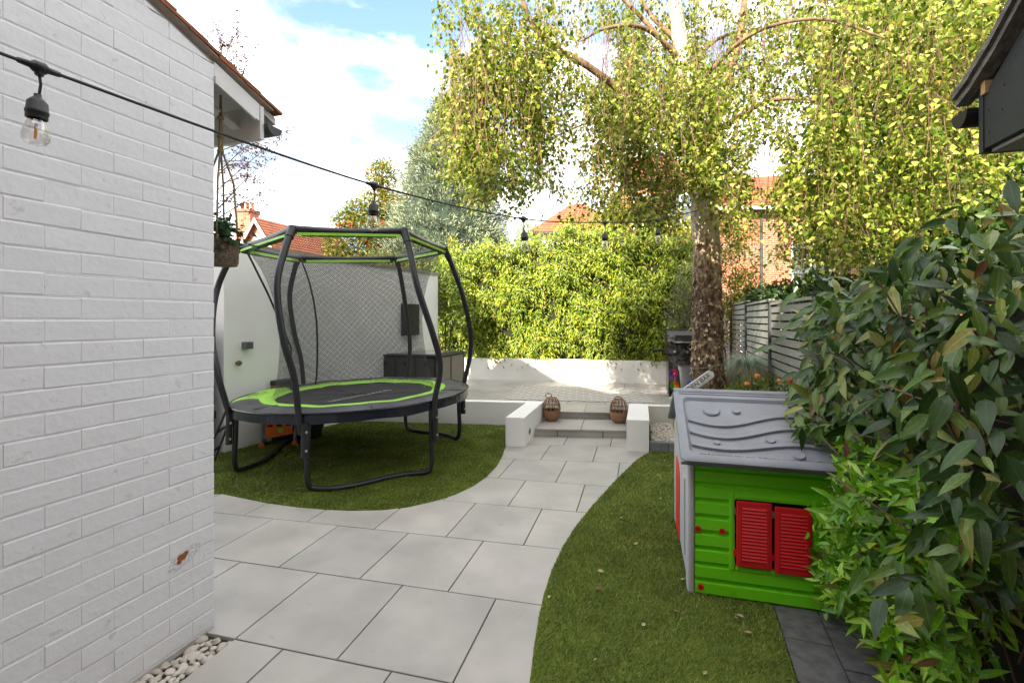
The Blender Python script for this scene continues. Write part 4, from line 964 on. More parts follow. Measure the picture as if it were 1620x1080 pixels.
# pinwheel flowers on sticks
PCOL = {'pink': (.75,.02,.30), 'violet': (.18,.05,.50), 'orange': (.85,.26,.01), 'green': (.06,.45,.08), 'blue': (.01,.12,.75), 'yellow': (.85,.55,.02)}
def pinwheel(p, z, cols, label):
    t = thing('pinwheel', label, 'pinwheel', p, 0, 'toy pinwheels in the pebble bed')
    MB().tube([(0,0,-.02),(random.uniform(-.03,.03),0,z)], .004, 6).build('stick', mat('wood_stick',(.45,.33,.2),.7), t)
    for k in range(8):
        a = 2*math.pi*k/8; c = cols[k*len(cols)//8]
        d = Vector((math.cos(a),0,math.sin(a))); e = Vector((math.cos(a+.7),0,math.sin(a+.7)))
        MB().add([(0,-.012,z),Vector((0,-.012,z))+d*.062,Vector((0,-.04,z))+e*.058,Vector((0,-.02,z))+e*.02],[(0,1,2,3),(3,2,1,0)]).build('petal', mat('foil_'+c,PCOL[c],.3), t)
    MB().disc((0,-.045,z), .012, (0,-1,0), .008, 10).build('hub', mat('foil_yellow',PCOL['yellow'],.3), t)
pinwheel((2.10,6.10,.11), .72, ['pink','violet','pink'], 'pink and violet pinwheel, highest by the planter wall')
pinwheel((2.06,5.95,.11), .58, ['orange','green','yellow'], 'orange, green and yellow pinwheel below the pink one')
pinwheel((2.12,5.55,.11), .64, ['blue','blue'], 'bright blue pinwheel in front of the galvanised planter')
pinwheel((2.09,5.50,.11), .52, ['orange','yellow'], 'plain orange pinwheel under the blue one')
# arrow sign
sg = thing('arrow_sign', 'white arrow sign lettered GARDEN BAR leaning up against the birch trunk', 'sign', P(1108,603,4.75))
M_sign = mat('white_sign_paint', (.74,.74,.73), .55, var=.08, vscale=20)
sb = bpy.data.objects.new('board', None); COL.objects.link(sb); COL.objects.unlink(sb); bpy.data.objects.remove(sb)
brd = MB().extr([(-.36,-.042),(.13,-.042),(.158,-.012),(.158,.012),(.13,.042),(-.36,.042),(-.335,0)], -.008, .008, 'y').build('board', M_sign, sg); brd.rotation_euler = (0,-R(35),0)
bd = MB()
for a, b in (((-.335,-.0345),(.125,-.0325)),((-.335,.0325),(.125,.0345))): bd.box((a[0],-.0095,a[1]),(b[0],-.0083,b[1]))
bd.build('border_line', mat('sign_black',(.02,.02,.02),.6), brd)
cu = bpy.data.curves.new('lettering','FONT'); cu.body = 'GARDEN BAR'; cu.size = .066; cu.align_x = 'RIGHT'; cu.align_y = 'CENTER'; cu.extrude = .0006; cu.space_character = 1.0
cu.materials.append(mat('sign_black',(.02,.02,.02),.6))
tmp = bpy.data.objects.new('lettering', cu); COL.objects.link(tmp); bpy.context.view_layer.update()
me = bpy.data.meshes.new_from_object(tmp.evaluated_get(bpy.context.evaluated_depsgraph_get())); bpy.data.objects.remove(tmp)
lt_ = link('lettering', me, brd, (.115,-.0095,0), (R(90),0,0))
stk = MB().tube([(-.06,.012,-1.0+.13),(-.06,.012,.0)], .012, 8).build('stake', mat('wood_stick',(.45,.33,.2),.7), sg); stk.location = (0,.004,-.0)
# ornamental blue grass in a tall pot
gpt = pot('blue_grass_pot', 'tall dark pot of arching blue-green ornamental grass before the fence', (2.90,5.78,.10), .15, .19, .76, M_blackpl, cat='potted plant')
def grass_tuft(parent, c, N, L, cols, name, spread=1.0, droop=1.2, wid=.0035):
    a = rng.uniform(0,2*math.pi,N); el = rng.uniform(.35,1.45,N)*spread; l = rng.uniform(.6,1,N)*L; seg = 6
    b0 = np.array(c)+np.stack([np.cos(a),np.sin(a),0*a],1)*rng.uniform(0,.06,N)[:,None]
    V = np.zeros((N,seg+1,2,3)); side = np.stack([-np.sin(a),np.cos(a),0*a],1)*wid
    p = b0.copy(); th = el.copy()
    for s in range(seg+1):
        w = (1-s/seg*.9); V[:,s,0] = p-side*w; V[:,s,1] = p+side*w
        p = p+np.stack([np.cos(a)*np.cos(th),np.sin(a)*np.cos(th),np.sin(th)],1)*(l/seg)[:,None]; th = th-droop*rng.uniform(.25,.5,N)*(.6+.25*s)
    V = V.reshape(N,-1,3); base = (np.arange(N)*(seg+1)*2)[:,None,None]
    q = np.array([[2*s,2*s+1,2*s+3,2*s+2] for s in range(seg)])[None]+base
    return np_mesh(name, V.reshape(-1,3), q.reshape(-1,4), mat(name+'_mat',(1,1,1),.6,rnd=('island',cols),transl=.2), parent)
grass_tuft(gpt, (0,0,.76), 1300, .50, [(0,(.22,.30,.23)),(.5,(.40,.50,.39)),(1,(.58,.66,.52))], 'blue_blades', droop=1.0)
grass_tuft(gpt, (0,-.05,.76), 520, .62, [(0,(.34,.24,.12)),(.6,(.52,.39,.21)),(1,(.66,.54,.32))], 'dry_blades', spread=.6, droop=1.9)

# generic leafy mass ------------------------------------------------------------------
def leaf_mat(name, cols, rough=.42, transl=.35, var=.0):
    return mat(name, (1,1,1), rough, rnd=('island',cols), transl=transl, spec=.35)
def blob_leaves(N, centers, radii, shell=.55):
    """points through a set of ellipsoids, denser towards their outsides; returns positions and outward directions"""
    centers = np.array(centers,float); radii = np.array(radii,float)
    if radii.ndim == 1: radii = np.stack([radii]*3,1)
    w = radii.prod(1)**.7; idx = rng.choice(len(centers), N, p=w/w.sum()); d = rand_unit(N)
    r = shell+(1-shell)*rng.random(N)**.6; r *= rng.uniform(.86,1.14,N)
    return centers[idx]+d*radii[idx]*r[:,None], d
def bush(parent, name, m, centers, radii, N, L, Wd, up=.3, droop=.2, shell=.5):
    pos, d = blob_leaves(N, centers, radii, shell); dirs = d+rng.normal(size=(N,3))*.7+np.array([0,0,up])
    return leaves(name, m, parent, pos, dirs, rand_unit(N)*.7+d*.6+np.array([0,0,.4]), rng.uniform(.7,1.3,N)*L, rng.uniform(.7,1.3,N)*Wd, droop=droop)
M_twig = mat('dark_twig', (.07,.045,.03), .9)
# low flowering plant in front of the fence
fp = thing('flowering_shrub', 'low yellow-green shrub with orange and red flowers behind the playhouse', 'shrub', (2.5,4.7,0))
M_fl = leaf_mat('yellow_green_leaf', [(0,(.06,.11,.015)),(.5,(.13,.20,.03)),(1,(.26,.30,.05))])
bush(fp, 'foliage', M_fl, [(-.12,0,.72),(.12,.02,.74),(.3,-.05,.72),(-.25,.05,.7)], [.22,.22,.2,.15], 900, .05, .025)
for k in range(9): MB().tube([(random.uniform(-.15,.15),0,0),(random.uniform(-.25,.3),random.uniform(-.08,.08),.75)], .006, 5).build('stem', M_twig, fp)
for x, z, c in ((-.10,.98,'orange'),(.22,.93,'red2'),(.26,.98,'red2'),(-.2,.9,'orange'),(.12,.93,'orange')):
    col = (.75,.22,.06) if c == 'orange' else (.62,.03,.02)
    v = ICO2_V*np.array([.026,.026,.02])*(1+.25*np.sin(9*ICO2_V[:,:1])); MB().add((v+np.array([x,-.12,z])).tolist(), ICO2_F.tolist()).build('flower', mat('petal_'+c,col,.6), fp)

# ================================================================== the leafy hedge above the planter wall
hd = thing('leafy_hedge', 'tall dense hedge of narrow yellow-green leaves above the white planter wall', 'hedge', (wl.x,wl.y,.62))
HL = (wr-wl).length + .42; hx = wdir; hy = wn
def hpt(u, v, z): return np.array(wl)[None]*np.array([1,1,0])+u[:,None]*np.array(hx)[None]+v[:,None]*np.array(hy)[None]+np.stack([0*z,0*z,z],1)
def htop(u): # hedge outline, from left to right
    return np.interp(u, [-.6,-.2,.3,1.2,2.2,2.9,3.5,4.3,5.2,5.9], [2.35,2.75,3.02,3.1,3.2,3.45,3.4,3.3,3.2,3.0]) + .07*np.sin(u*7)+.05*np.sin(u*17+1)+.04*np.sin(u*31)
M_hedge = leaf_mat('hedge_leaf', [(0,(.04,.085,.006)),(.3,(.12,.195,.010)),(.6,(.25,.335,.018)),(.88,(.43,.475,.045)),(.97,(.48,.42,.08)),(1,(.38,.18,.06))], .38, .32)
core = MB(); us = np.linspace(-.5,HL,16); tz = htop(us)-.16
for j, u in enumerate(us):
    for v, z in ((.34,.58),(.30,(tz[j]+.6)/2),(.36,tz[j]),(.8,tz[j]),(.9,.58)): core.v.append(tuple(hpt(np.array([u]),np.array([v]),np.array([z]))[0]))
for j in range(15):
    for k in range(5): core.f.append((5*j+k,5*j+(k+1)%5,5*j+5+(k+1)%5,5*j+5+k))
M_hcore = mat('hedge_dark_core', (.025,.030,.010), 1.0, var=.4, vscale=9, bump=1, bscale=15)
o = core.build('dark_core', M_hcore, hd); o.location = -hd.location  # solid dark core in place of shaded twigs, blocks the view through
N = 36000; u = rng.uniform(-.6,HL+.05,N); zt = htop(u); f = rng.random(N)**.9; z = .60+f*(zt-.60)
lump = .12*np.sin(u*5.1+z*2.3)+.10*np.sin(u*2.2-z*4.7+1)+.10*np.sin(u*11+z*7)*np.sin(z*9-u*4)     # swags of foliage
v = .16-lump-.05*np.sin(np.pi*f)+rng.normal(0,.05,N)+rng.random(N)*.10
lip = rng.random(N) < .002; z[lip] = rng.uniform(.48,.66,lip.sum()); v[lip] = rng.uniform(-.06,.08,lip.sum())*(1)
top = rng.random(N) < .10; z[top] = zt[top]+rng.normal(0,.03,top.sum())+rng.random(top.sum())**4*.28; v[top] = rng.uniform(.0,.75,top.sum())
pos = hpt(u,v,z)-np.array(hd.location)
side = rng.normal(0,.75,N); out_ = rng.uniform(.1,.9,N); dn = -rng.uniform(.15,1.25,N)
dirs = side[:,None]*np.array(hx)[None]-out_[:,None]*np.array(hy)[None]+np.stack([0*dn,0*dn,dn],1)
nrm = -np.array(hy)[None]*.7+np.array([0,0,.7])[None]+rng.normal(size=(N,3))*.45
leaves('foliage', M_hedge, hd, pos, dirs, nrm, rng.uniform(.065,.13,N), rng.uniform(.018,.034,N), droop=.18)
# grey-green olive-like shrub right of the hedge
ol = thing('olive_shrub', 'thin grey-green feathery shrub between hedge and birch trunk', 'shrub', (3.28,8.9,PZ))
M_ol = leaf_mat('olive_leaf', [(0,(.10,.12,.05)),(.6,(.19,.21,.10)),(1,(.32,.33,.18))])
bush(ol, 'foliage', M_ol, [(0,0,1.5),(.1,0,2.0),(-.1,0,1.1),(.05,0,.8)], [(.38,.3,.5),(.3,.3,.45),(.3,.3,.4),(.25,.25,.3)], 3800, .06, .012, up=.6)
for k in range(7): MB().tube([(0,0,0),(random.uniform(-.1,.1),0,.8),(random.uniform(-.3,.35),random.uniform(-.2,.2),2.1)], [.015,.01,.004], 5).build('stem', M_twig, ol)

# ================================================================== birch
BX, BY = 2.33, 5.6
bt = thing('birch_tree', 'weeping silver birch with peeling trunk and hanging leafy twigs', 'tree', (BX,BY,.08))
def bark_mat():
    m = bpy.data.materials.new('birch_bark'); m.use_nodes = True; t = m.node_tree; b = t.nodes['Principled BSDF']; b.inputs['Roughness'].default_value = .85
    tcn = t.nodes.new('ShaderNodeTexCoord'); sp = t.nodes.new('ShaderNodeSeparateXYZ'); nlink(m, tcn.outputs['Object'], sp.inputs[0])
    mpn = t.nodes.new('ShaderNodeMapping'); mpn.inputs['Scale'].default_value = (9,9,5.0); nlink(m, tcn.outputs['Object'], mpn.inputs['Vector'])
    n1_ = t.nodes.new('ShaderNodeTexNoise'); n1_.inputs['Scale'].default_value = 2.4; n1_.inputs['Detail'].default_value = 7; n1_.inputs['Roughness'].default_value = .65; nlink(m, mpn.outputs['Vector'], n1_.inputs['Vector'])
    vo = t.nodes.new('ShaderNodeTexVoronoi'); vo.inputs['Scale'].default_value = 3.2; nlink(m, mpn.outputs['Vector'], vo.inputs['Vector'])
    mr = t.nodes.new('ShaderNodeMapRange'); mr.inputs['From Min'].default_value = 1.75; mr.inputs['From Max'].default_value = 2.55; mr.inputs['To Min'].default_value = -.17; mr.inputs['To Max'].default_value = .09; nlink(m, sp.outputs[2], mr.inputs['Value'])
    ad = t.nodes.new('ShaderNodeMath'); ad.operation = 'ADD'; nlink(m, n1_.outputs['Fac'], ad.inputs[0]); nlink(m, mr.outputs[0], ad.inputs[1])
    r = t.nodes.new('ShaderNodeValToRGB'); e = r.color_ramp.elements; e[0].position = .30; e[0].color = (.07,.045,.028,1); e[1].position = .64; e[1].color = (.60,.52,.42,1)
    for p, c in ((.40,(.27,.175,.105,1)),(.51,(.50,.37,.24,1))): x = e.new(p); x.color = c
    nlink(m, ad.outputs[0], r.inputs['Fac']); nlink(m, r.outputs['Color'], b.inputs['Base Color'])
    bn = t.nodes.new('ShaderNodeBump'); bn.inputs['Strength'].default_value = 1.0; bn.inputs['Distance'].default_value = .02
    mm = t.nodes.new('ShaderNodeMath'); mm.operation = 'ADD'; nlink(m, n1_.outputs['Fac'], mm.inputs[0]); nlink(m, vo.outputs['Distance'], mm.inputs[1]); nlink(m, mm.outputs[0], bn.inputs['Height']); nlink(m, bn.outputs['Normal'], b.inputs['Normal'])
    return m
M_bark = bark_mat(); M_limb = mat('birch_limb', (.26,.16,.09), .85, col2=(.12,.07,.04), vscale=14, bump=.6, bscale=40)
def bp(px, py, d): return P(px,py,d)-Vector((BX,BY,.08))
tp_ = [Vector((.02,0,-.1)), Vector((.02,0,.25)), bp(1119,560,5.6), bp(1119,480,5.6), bp(1118,400,5.6), bp(1114,330,5.58), bp(1108,270,5.56), bp(1097,190,5.53), bp(1083,110,5.5), bp(1070,20,5.48), bp(1062,-90,5.45), bp(1050,-240,5.4), bp(1040,-420,5.4)]
rr_ = [.26,.20,.172,.160,.152,.150,.128,.105,.088,.075,.06,.04,.02]
path = smooth_path(tp_,5); rad = np.interp(np.linspace(0,len(tp_)-1,len(path)), range(len(tp_)), rr_)
tm = MB(); n_ = 28; tm.tube(path, list(rad), n_); V = np.array(tm.v); k = len(path)*n_
off = .012*np.sin(V[:k,2]*23+np.arctan2(V[:k,1],V[:k,0])*5)+rng.normal(0,.006,k); ctr = np.repeat(np.array([tuple(p) for p in path]), n_, 0)
V[:k] += unit(V[:k]-ctr)*(off*np.clip(rad.repeat(n_)/.15,.2,1))[:,None]; tm.v = [tuple(x) for x in V]
trunk = tm.build('trunk', M_bark, bt, smooth=True)
# flaking bark plates standing off the lower trunk
N = 900; zi = rng.uniform(.2,2.35,N); a = rng.uniform(0,2*math.pi,N); cz = np.array([p.z for p in path]); o_ = np.argsort(cz)
rx = np.interp(zi, cz[o_], np.array([p.x for p in path])[o_]); ry2 = np.interp(zi, cz[o_], np.array([p.y for p in path])[o_]); rd = np.interp(zi, cz[o_], rad[o_])
dirn = np.stack([np.cos(a),np.sin(a),0*a],1); pos = np.stack([rx,ry2,zi],1)+dirn*(rd+.002)[:,None]
M_flake = mat('bark_flake', (1,1,1), .85, rnd=('island',[(0,(.11,.07,.042)),(.45,(.33,.22,.13)),(.8,(.56,.42,.27)),(1,(.70,.60,.47))]))
fk = leaves('bark_flakes', M_flake, bt, pos, np.stack([rng.normal(0,.35,N),rng.normal(0,.35,N),rng.choice([-1,1],N)],1)+dirn*.22, dirn, rng.uniform(.03,.085,N), rng.uniform(.02,.05,N), fold=.1, droop=-.15); fk['kind'] = 'stuff'
for z0 in (.9,1.15,1.45,1.62,2.05):   # wire wound round the trunk
    cc = [Vector((np.interp(z0,cz[o_],np.array([p.x for p in path])[o_])+(np.interp(z0,cz[o_],rad[o_])+.018)*math.cos(t), (np.interp(z0,cz[o_],rad[o_])+.018)*math.sin(t), z0+.04*math.sin(t+z0*9))) for t in [2*math.pi*i/24 for i in range(24)]]
    MB().tube(cc, .003, 5, closed=True).build('light_wire', mat('pale_wire',(.4,.38,.33),.5), bt)
def limb(pts, r0, r1, name='limb', m=None):
    p = smooth_path(pts,5); return MB().tube(p, list(np.linspace(r0,r1,len(p))), 9).build(name, m or M_limb, bt, smooth=True)
limb([bp(1098,262,5.52), bp(1045,195,5.3), bp(1000,158,5.15), bp(930,105,4.95), bp(870,70,4.8), bp(838,30,4.7), bp(815,-40,4.6)], .055, .018)
limb([bp(1080,95,5.5), bp(1020,45,5.25), bp(960,45,5.0), bp(920,65,4.85)], .032, .010)
limb([bp(1078,70,5.5), bp(1030,25,5.6), bp(1000,-30,5.6)], .032, .014)
limb([bp(1110,290,5.58), bp(1140,170,5.7), bp(1165,80,5.8), bp(1178,0,5.85), bp(1190,-150,5.9)], .062, .03)
limb([bp(1090,150,5.5), bp(1180,60,5.0), bp(1290,30,4.5), bp(1400,60,4.1)], .028, .008)
limb([bp(1104,235,5.55), bp(1200,165,5.2), bp(1300,160,4.9), bp(1400,190,4.6)], .026, .008)
limb([bp(1085,110,5.5), bp(1150,55,6.2), bp(1260,40,6.8)], .03, .01)
limb([bp(1080,100,5.5), bp(960,-20,5.6), bp(820,-60,5.6)], .03, .01)
limb([bp(1095,215,5.5), bp(1040,195,5.9), bp(950,190,6.1), bp(880,215,6.2)], .03, .008)
limb([bp(1100,225,5.5), bp(1165,190,5.0), bp(1225,150,4.6)], .03, .01)
limb([bp(1062,-60,5.45), bp(1200,-160,4.8), bp(1380,-140,4.2)], .04, .012)
# hanging twigs: (px range, top row range, lowest row, depth range, how many)
def low(px):   # lowest row the foliage reaches, along the picture
    return np.interp(px, [690,720,760,800,850,880,905,940,980,1020,1060,1100,1135,1165,1190,1215,1240,1275,1320,1370,1420,1470,1520,1560,1620],
                         [215,285,345,335,360,338,350,362,355,390,372,300,345,425,345,312,440,480,470,455,425,395,350,330,300])
def sample_strands(n, pxr, topr, dr, lenr, lowf=1.0):
    outl = []
    for _ in range(n):
        px = random.uniform(*pxr); d = random.uniform(*dr)
        X = (px-810)/F*d
        if (X-BX)**2+(d-BY)**2 > 3.7**2: continue
        yt = random.uniform(*topr); L = random.uniform(*lenr)
        zt = H+(HZ-yt)/F*d; zl = H+(HZ-(float(low(px))-random.uniform(0,45)*lowf))/F*d
        if zt < zl+.12: continue
        zb = max(zl, zt-L); outl.append((X,d,zt,zb))
    return outl
S = []
S += sample_strands(270, (705,860), (-40,260), (4.2,5.5), (.4,1.2))
S += sample_strands(150, (700,790), (40,290), (4.6,5.4), (.4,1.0))
S += sample_strands(320, (850,1010), (-40,310), (4.6,6.6), (.4,1.2))
S += sample_strands(300, (980,1140), (40,330), (4.3,5.3), (.4,1.0), .7)
S += sample_strands(190, (960,1130), (-40,160), (5.6,6.9), (.4,1.2))
S += sample_strands(620, (1120,1360), (-40,400), (4.5,6.9), (.3,1.2))
S += sample_strands(720, (1290,1560), (-40,380), (4.1,6.4), (.3,1.1))
S += sample_strands(110, (1470,1620), (-40,200), (3.9,5.2), (.4,.9))
for _ in range(130):                  # the crown above the frame
    a = random.uniform(0,2*math.pi); r = 3.0*math.sqrt(random.random()); z = random.uniform(4.4,8.6); r *= min(1,max(.25,(9.3-z)/3.5))
    S.append((BX-.2+r*math.cos(a), BY+r*math.sin(a), z, z-random.uniform(.5,1.5)))
GAPS = [(945,85,34,42),(1212,262,26,40),(868,318,20,22),(738,60,20,28),(1135,60,14,40),(790,330,16,18),(900,275,16,20),(990,320,10,16)]   # windows of sky
LP, LD_, LS = [], [], []; tw = MB()
for (X, d, zt, zb) in S:
    n = max(4, int((zt-zb)/.027)); ph1 = random.uniform(0,6); sx, sy = random.gauss(0,.16), random.gauss(0,.16)
    pp = []
    for i in range(n+1):
        t = i/n; x = X+sx*t+.02*math.sin(ph1+t*5); y = d+sy*t+.02*math.cos(ph1+t*4); z = zt-(zt-zb)*t
        pp.append((x,y,z)); px = 810+F*x/y; py = HZ-F*(z-H)/y
        if any(((px-g0)/g2)**2+((py-g1)/g3)**2 < 1 for g0,g1,g2,g3 in GAPS): continue
        fld = math.sin(x*3.1+y*1.7)+math.sin(z*3.3+x*1.3)+math.sin(y*2.7-z*1.9)+.6*math.sin(x*8+z*7)
        if random.random() < (.96 if fld > -.35 else .30):
            for q in range(1 if random.random() < .45 else 2):
                LP.append((x,y,z)); LS.append(random.uniform(.75,1.25)*(1.18 if px > 1250 else 1.0))
    st_ = pp[::max(1,len(pp)//5)]
    tw.tube([(x-BX,y-BY,z-.08) for x,y,z in st_], .0028, 3, cap=False)
tw.build('hanging_twigs', M_limb, bt)
LP = np.array(LP)-np.array([BX,BY,.08]); LS = np.array(LS); N = len(LP)
a = rng.uniform(0,2*math.pi,N); dn = rng.uniform(-1.6,-.15,N); dirs = np.stack([np.cos(a),np.sin(a),dn],1)
pos = LP+np.stack([np.cos(a),np.sin(a),0*a],1)*(rng.random(N)**1.6*.10+.004)[:,None]+rng.normal(size=(N,3))*.012
nrm = np.stack([np.cos(a),np.sin(a),rng.uniform(.1,1.2,N)],1)+rng.normal(size=(N,3))*.5
M_birch = leaf_mat('birch_leaf', [(0,(.055,.10,.010)),(.33,(.15,.23,.022)),(.64,(.33,.40,.05)),(.88,(.60,.61,.14)),(.97,(.60,.53,.14)),(1,(.46,.28,.07))], .36, .45)
leaves('crown', M_birch, bt, pos, dirs, nrm, .047*LS, .039*LS, fold=.18, droop=.12, mid=.36)
print('birch leaves', N)
# ================================================================== planting at the right front
def big_leaf(name, m, W, curl, fold, twist=0.0, n=6):
    """one leaf, length 1 along +x, midrib folded, tip curling down"""
    b = MB()
    for i in range(n+1):
        t = i/n; w = W*.5*(math.sin(math.pi*min(1,t**.75*1.0))**.85 if 0 < t < 1 else 0)*(1.06-.25*t)
        z = -curl*t*t; c = twist*t
        for s in (-1,0,1): b.v.append((t, s*w*math.cos(c), z+(fold*w if s else 0)+s*w*math.sin(c)+.012*math.sin(t*9)*(s != 0)))
    for i in range(n):
        for s in (0,1): a = 3*i+s; b.f.append((a,a+3,a+4,a+1))
    b.smooth = True; me = b.mesh(name, m); at = me.attributes.new('rib','FLOAT','POINT'); at.data.foreach_set('value', [float(abs(k % 3 - 1)) for k in range(len(b.v))])
    return me
def leaf_surface(name, cols, src, rough=.27, transl=.18):
    m = mat(name, (1,1,1), rough, rnd=(src,cols), transl=transl, col2=(.78,.8,.7), vscale=9, detail=3, spec=.36, bump=.15, bscale=30, rib=True)
    return m
CLC = [(0,(.020,.048,.010)),(.35,(.040,.094,.018)),(.65,(.082,.16,.03)),(.86,(.155,.24,.05)),(.93,(.30,.31,.07)),(.975,(.26,.20,.06)),(1,(.13,.055,.025))]
SHC = [(0,(.060,.18,.010)),(.4,(.135,.34,.016)),(.75,(.235,.48,.03)),(.93,(.40,.58,.07)),(.98,(.24,.17,.06)),(1,(.20,.09,.07))]
M_cl_o = leaf_surface('climber_leaf', CLC, 'object'); M_cl_i = leaf_surface('climber_leaf_mass', CLC, 'island')
M_sh_o = leaf_surface('shrub_leaf', SHC, 'object'); M_sh_i = leaf_surface('shrub_leaf_mass', SHC, 'island')
def xface(d): return 1.405+.33*(d-1.97)
def rot_from(dirv, nrm):
    x = Vector(dirv).normalized(); z = Vector(nrm); y = z.cross(x)
    if y.length < 1e-4: y = x.orthogonal()
    y.normalize(); z = x.cross(y); return Matrix((x,y,z)).transposed().to_euler()
def right_plant(name, label, cat, base, samples, meshes, m_mass, lr, wr_, core_poly, core_z, droop_bias):
    t = thing(name, label, cat, base)
    # core_poly: outline of the dark core standing in for shade
    N = len(samples); order = sorted(range(N), key=lambda i: samples[i][0].length-samples[i][3]*.35)
    bx, by = base[0], base[1]
    rp_, rd_, rn_, rl_ = [], [], [], []
    for k, i in enumerate(order):
        p, dv, nv, L = samples[i][0], samples[i][1], samples[i][2], samples[i][3]
        if k % 1 == 0 and k < 300:
            s = L*random.uniform(.9,1.1)
            link('leaf', random.choice(meshes), t, p-Vector(base), rot_from(dv,nv), (s,s*random.uniform(.85,1.15),s))
        else: rp_.append(p-Vector(base)); rd_.append(dv); rn_.append(nv); rl_.append(L)
    rl = np.array(rl_); o = leaves('leaf_mass', m_mass, t, np.array([tuple(v) for v in rp_]), np.array([tuple(v) for v in rd_]), np.array([tuple(v) for v in rn_]), rl, rl*wr_, droop=.22, fold=.28, hi=True); o['kind'] = 'stuff'
    return t
def ctop(d): return float(np.interp(d, [.7,1.1,1.5,1.9,2.3,2.7,3.1,3.4], [1.78,1.83,1.86,1.80,1.73,1.68,1.60,1.45]))
CS = []
for _ in range(2300):
    d = random.uniform(1.25,3.25); zt = ctop(d); f = random.random(); z = .62+(zt-.62)*f
    bul = .10*math.sin(d*4+z*3)+.07*math.sin(z*8+d*2.5)
    back = random.random()**1.6*.5
    lean = -.10*max(0,(1.0-z)) + .16*max(0,f-.55)**1.2      # top rolls back, lower part hangs in
    x = xface(d)+.10+lean-bul+back+random.gauss(0,.03)
    if random.random() < .12: z = zt+random.gauss(0,.05); x = xface(d)+.2+random.random()*.8
    dv = Vector((random.gauss(-.45,.5), random.gauss(-.35,.6), random.gauss(-.55,.45))); nv = Vector((random.gauss(-.6,.4),random.gauss(-.5,.4),random.gauss(.7,.4)))
    CS.append((Vector((x,d,z)), dv, nv, random.uniform(.075,.155)*(1 if d > 1.6 else .9)))
for px, py, d in ((1195,560,2.9),(1215,545,2.85),(1240,520,2.9),(1232,600,2.8),(1255,570,2.8),(1262,640,2.7),(1245,620,2.75),(1275,665,2.6),(1288,700,2.5),(1262,690,2.55),(1252,505,2.95),(1275,490,2.95),(1230,475,3.0),(1300,470,2.9)):   # sprays reaching over the playhouse roof
    CS.append((P(px+30,py-12,d), Vector((-.9,-.1,-.35+random.gauss(0,.2))), Vector((-.1,-.6,.8)), random.uniform(.11,.15)))
BIG = [big_leaf('leaf', M_cl_o, w, c, f, tw_) for w,c,f,tw_ in ((.30,.16,.25,0),(.34,.26,.2,.35),(.26,.34,.35,-.3),(.31,.10,.3,.25),(.36,.22,.15,-.25))]
cl_ = right_plant('evergreen_climber', 'large-leaved dark evergreen climber filling the right foreground', 'climber', (2.3,2.2,0), CS, BIG, M_cl_i, .13, .31, None, None, 0)
def shrub_edge(d): return xface(d)-.02
SS = []
for _ in range(430):                   # whorls of leaves at shoot tips
    d = random.uniform(1.35,2.95); z = .06+.92*random.random()**.95
    x = xface(d)+.11-.16*math.sin(min(1,z/.75)*math.pi*.75)+random.random()**1.5*.34+.06*math.sin(d*7+z*5)+(.05 if d > 2.1 else 0)
    c = Vector((x,d,z)); ax = Vector((random.gauss(-.6,.4),random.gauss(-.35,.4),random.gauss(.35,.35))).normalized(); o1 = ax.orthogonal().normalized(); o2 = ax.cross(o1)
    k = random.randint(5,9); sp_ = random.uniform(.010,.034); rot = random.uniform(0,6)
    for i in range(k):
        a = rot+i*2.4; rad_ = o1*math.cos(a)+o2*math.sin(a); opn = random.uniform(.5,1.4)
        dv = ax+rad_*opn+Vector((0,0,-.15)); SS.append((c-ax*sp_*i, dv, ax-rad_*.3, random.uniform(.045,.10)))
SML = [big_leaf('leaf', M_sh_o, w, c, f, tw_) for w,c,f,tw_ in ((.27,.16,.3,0),(.24,.26,.35,.2),(.30,.10,.25,-.2),(.26,.2,.3,.1))]
sh_ = right_plant('leafy_shrub', 'bright green narrow-leaved shrub below the climber, beside the dark edging', 'shrub', (1.95,2.2,0), SS, SML, M_sh_i, .08, .27, None, None, 0)
cm = MB()                              # dark core: the shade inside both plants put into its colour
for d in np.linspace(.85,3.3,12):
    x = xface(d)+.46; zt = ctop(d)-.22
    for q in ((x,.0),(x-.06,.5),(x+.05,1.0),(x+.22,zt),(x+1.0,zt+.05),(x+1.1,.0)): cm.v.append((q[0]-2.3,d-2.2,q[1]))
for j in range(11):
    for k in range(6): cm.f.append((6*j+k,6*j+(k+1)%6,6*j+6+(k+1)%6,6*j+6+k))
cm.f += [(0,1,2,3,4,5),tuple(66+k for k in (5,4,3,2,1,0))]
cm.build('dark_inner_core', mat('dark_inner_core',(.018,.018,.010),1.0,var=.5,vscale=12,bump=1,bscale=20), cl_)
M_stem = mat('climber_stem', (.13,.075,.05), .8, var=.3, vscale=20)
for k in range(46):
    d0 = random.uniform(1.4,3.1); z0 = random.uniform(.2,1.2); p0_ = Vector((xface(d0)+.36,d0,z0)); p2 = Vector((xface(d0)+random.uniform(.0,.25),d0+random.uniform(-.5,.5),z0+random.uniform(.1,.6)))
    mid_ = (p0_+p2)/2+Vector((random.uniform(-.1,.1),random.uniform(-.1,.1),random.uniform(-.05,.15)))
    MB().tube([q-Vector((2.3,2.2,0)) for q in smooth_path([p0_,mid_,p2],4)], .0035, 5).build('stem', M_stem, cl_, smooth=True)
for k in range(24):
    d0 = random.uniform(1.5,2.8); z0 = random.uniform(.1,.8); p0_ = Vector((xface(d0)+.35,d0,max(0,z0-.3))); p2 = Vector((xface(d0)+random.uniform(-.02,.2),d0+random.uniform(-.2,.2),z0))
    MB().tube([q-Vector((1.95,2.2,0)) for q in smooth_path([p0_,(p0_+p2)/2+Vector((0,0,.05)),p2],4)], .003, 5).build('stem', M_stem, sh_, smooth=True)

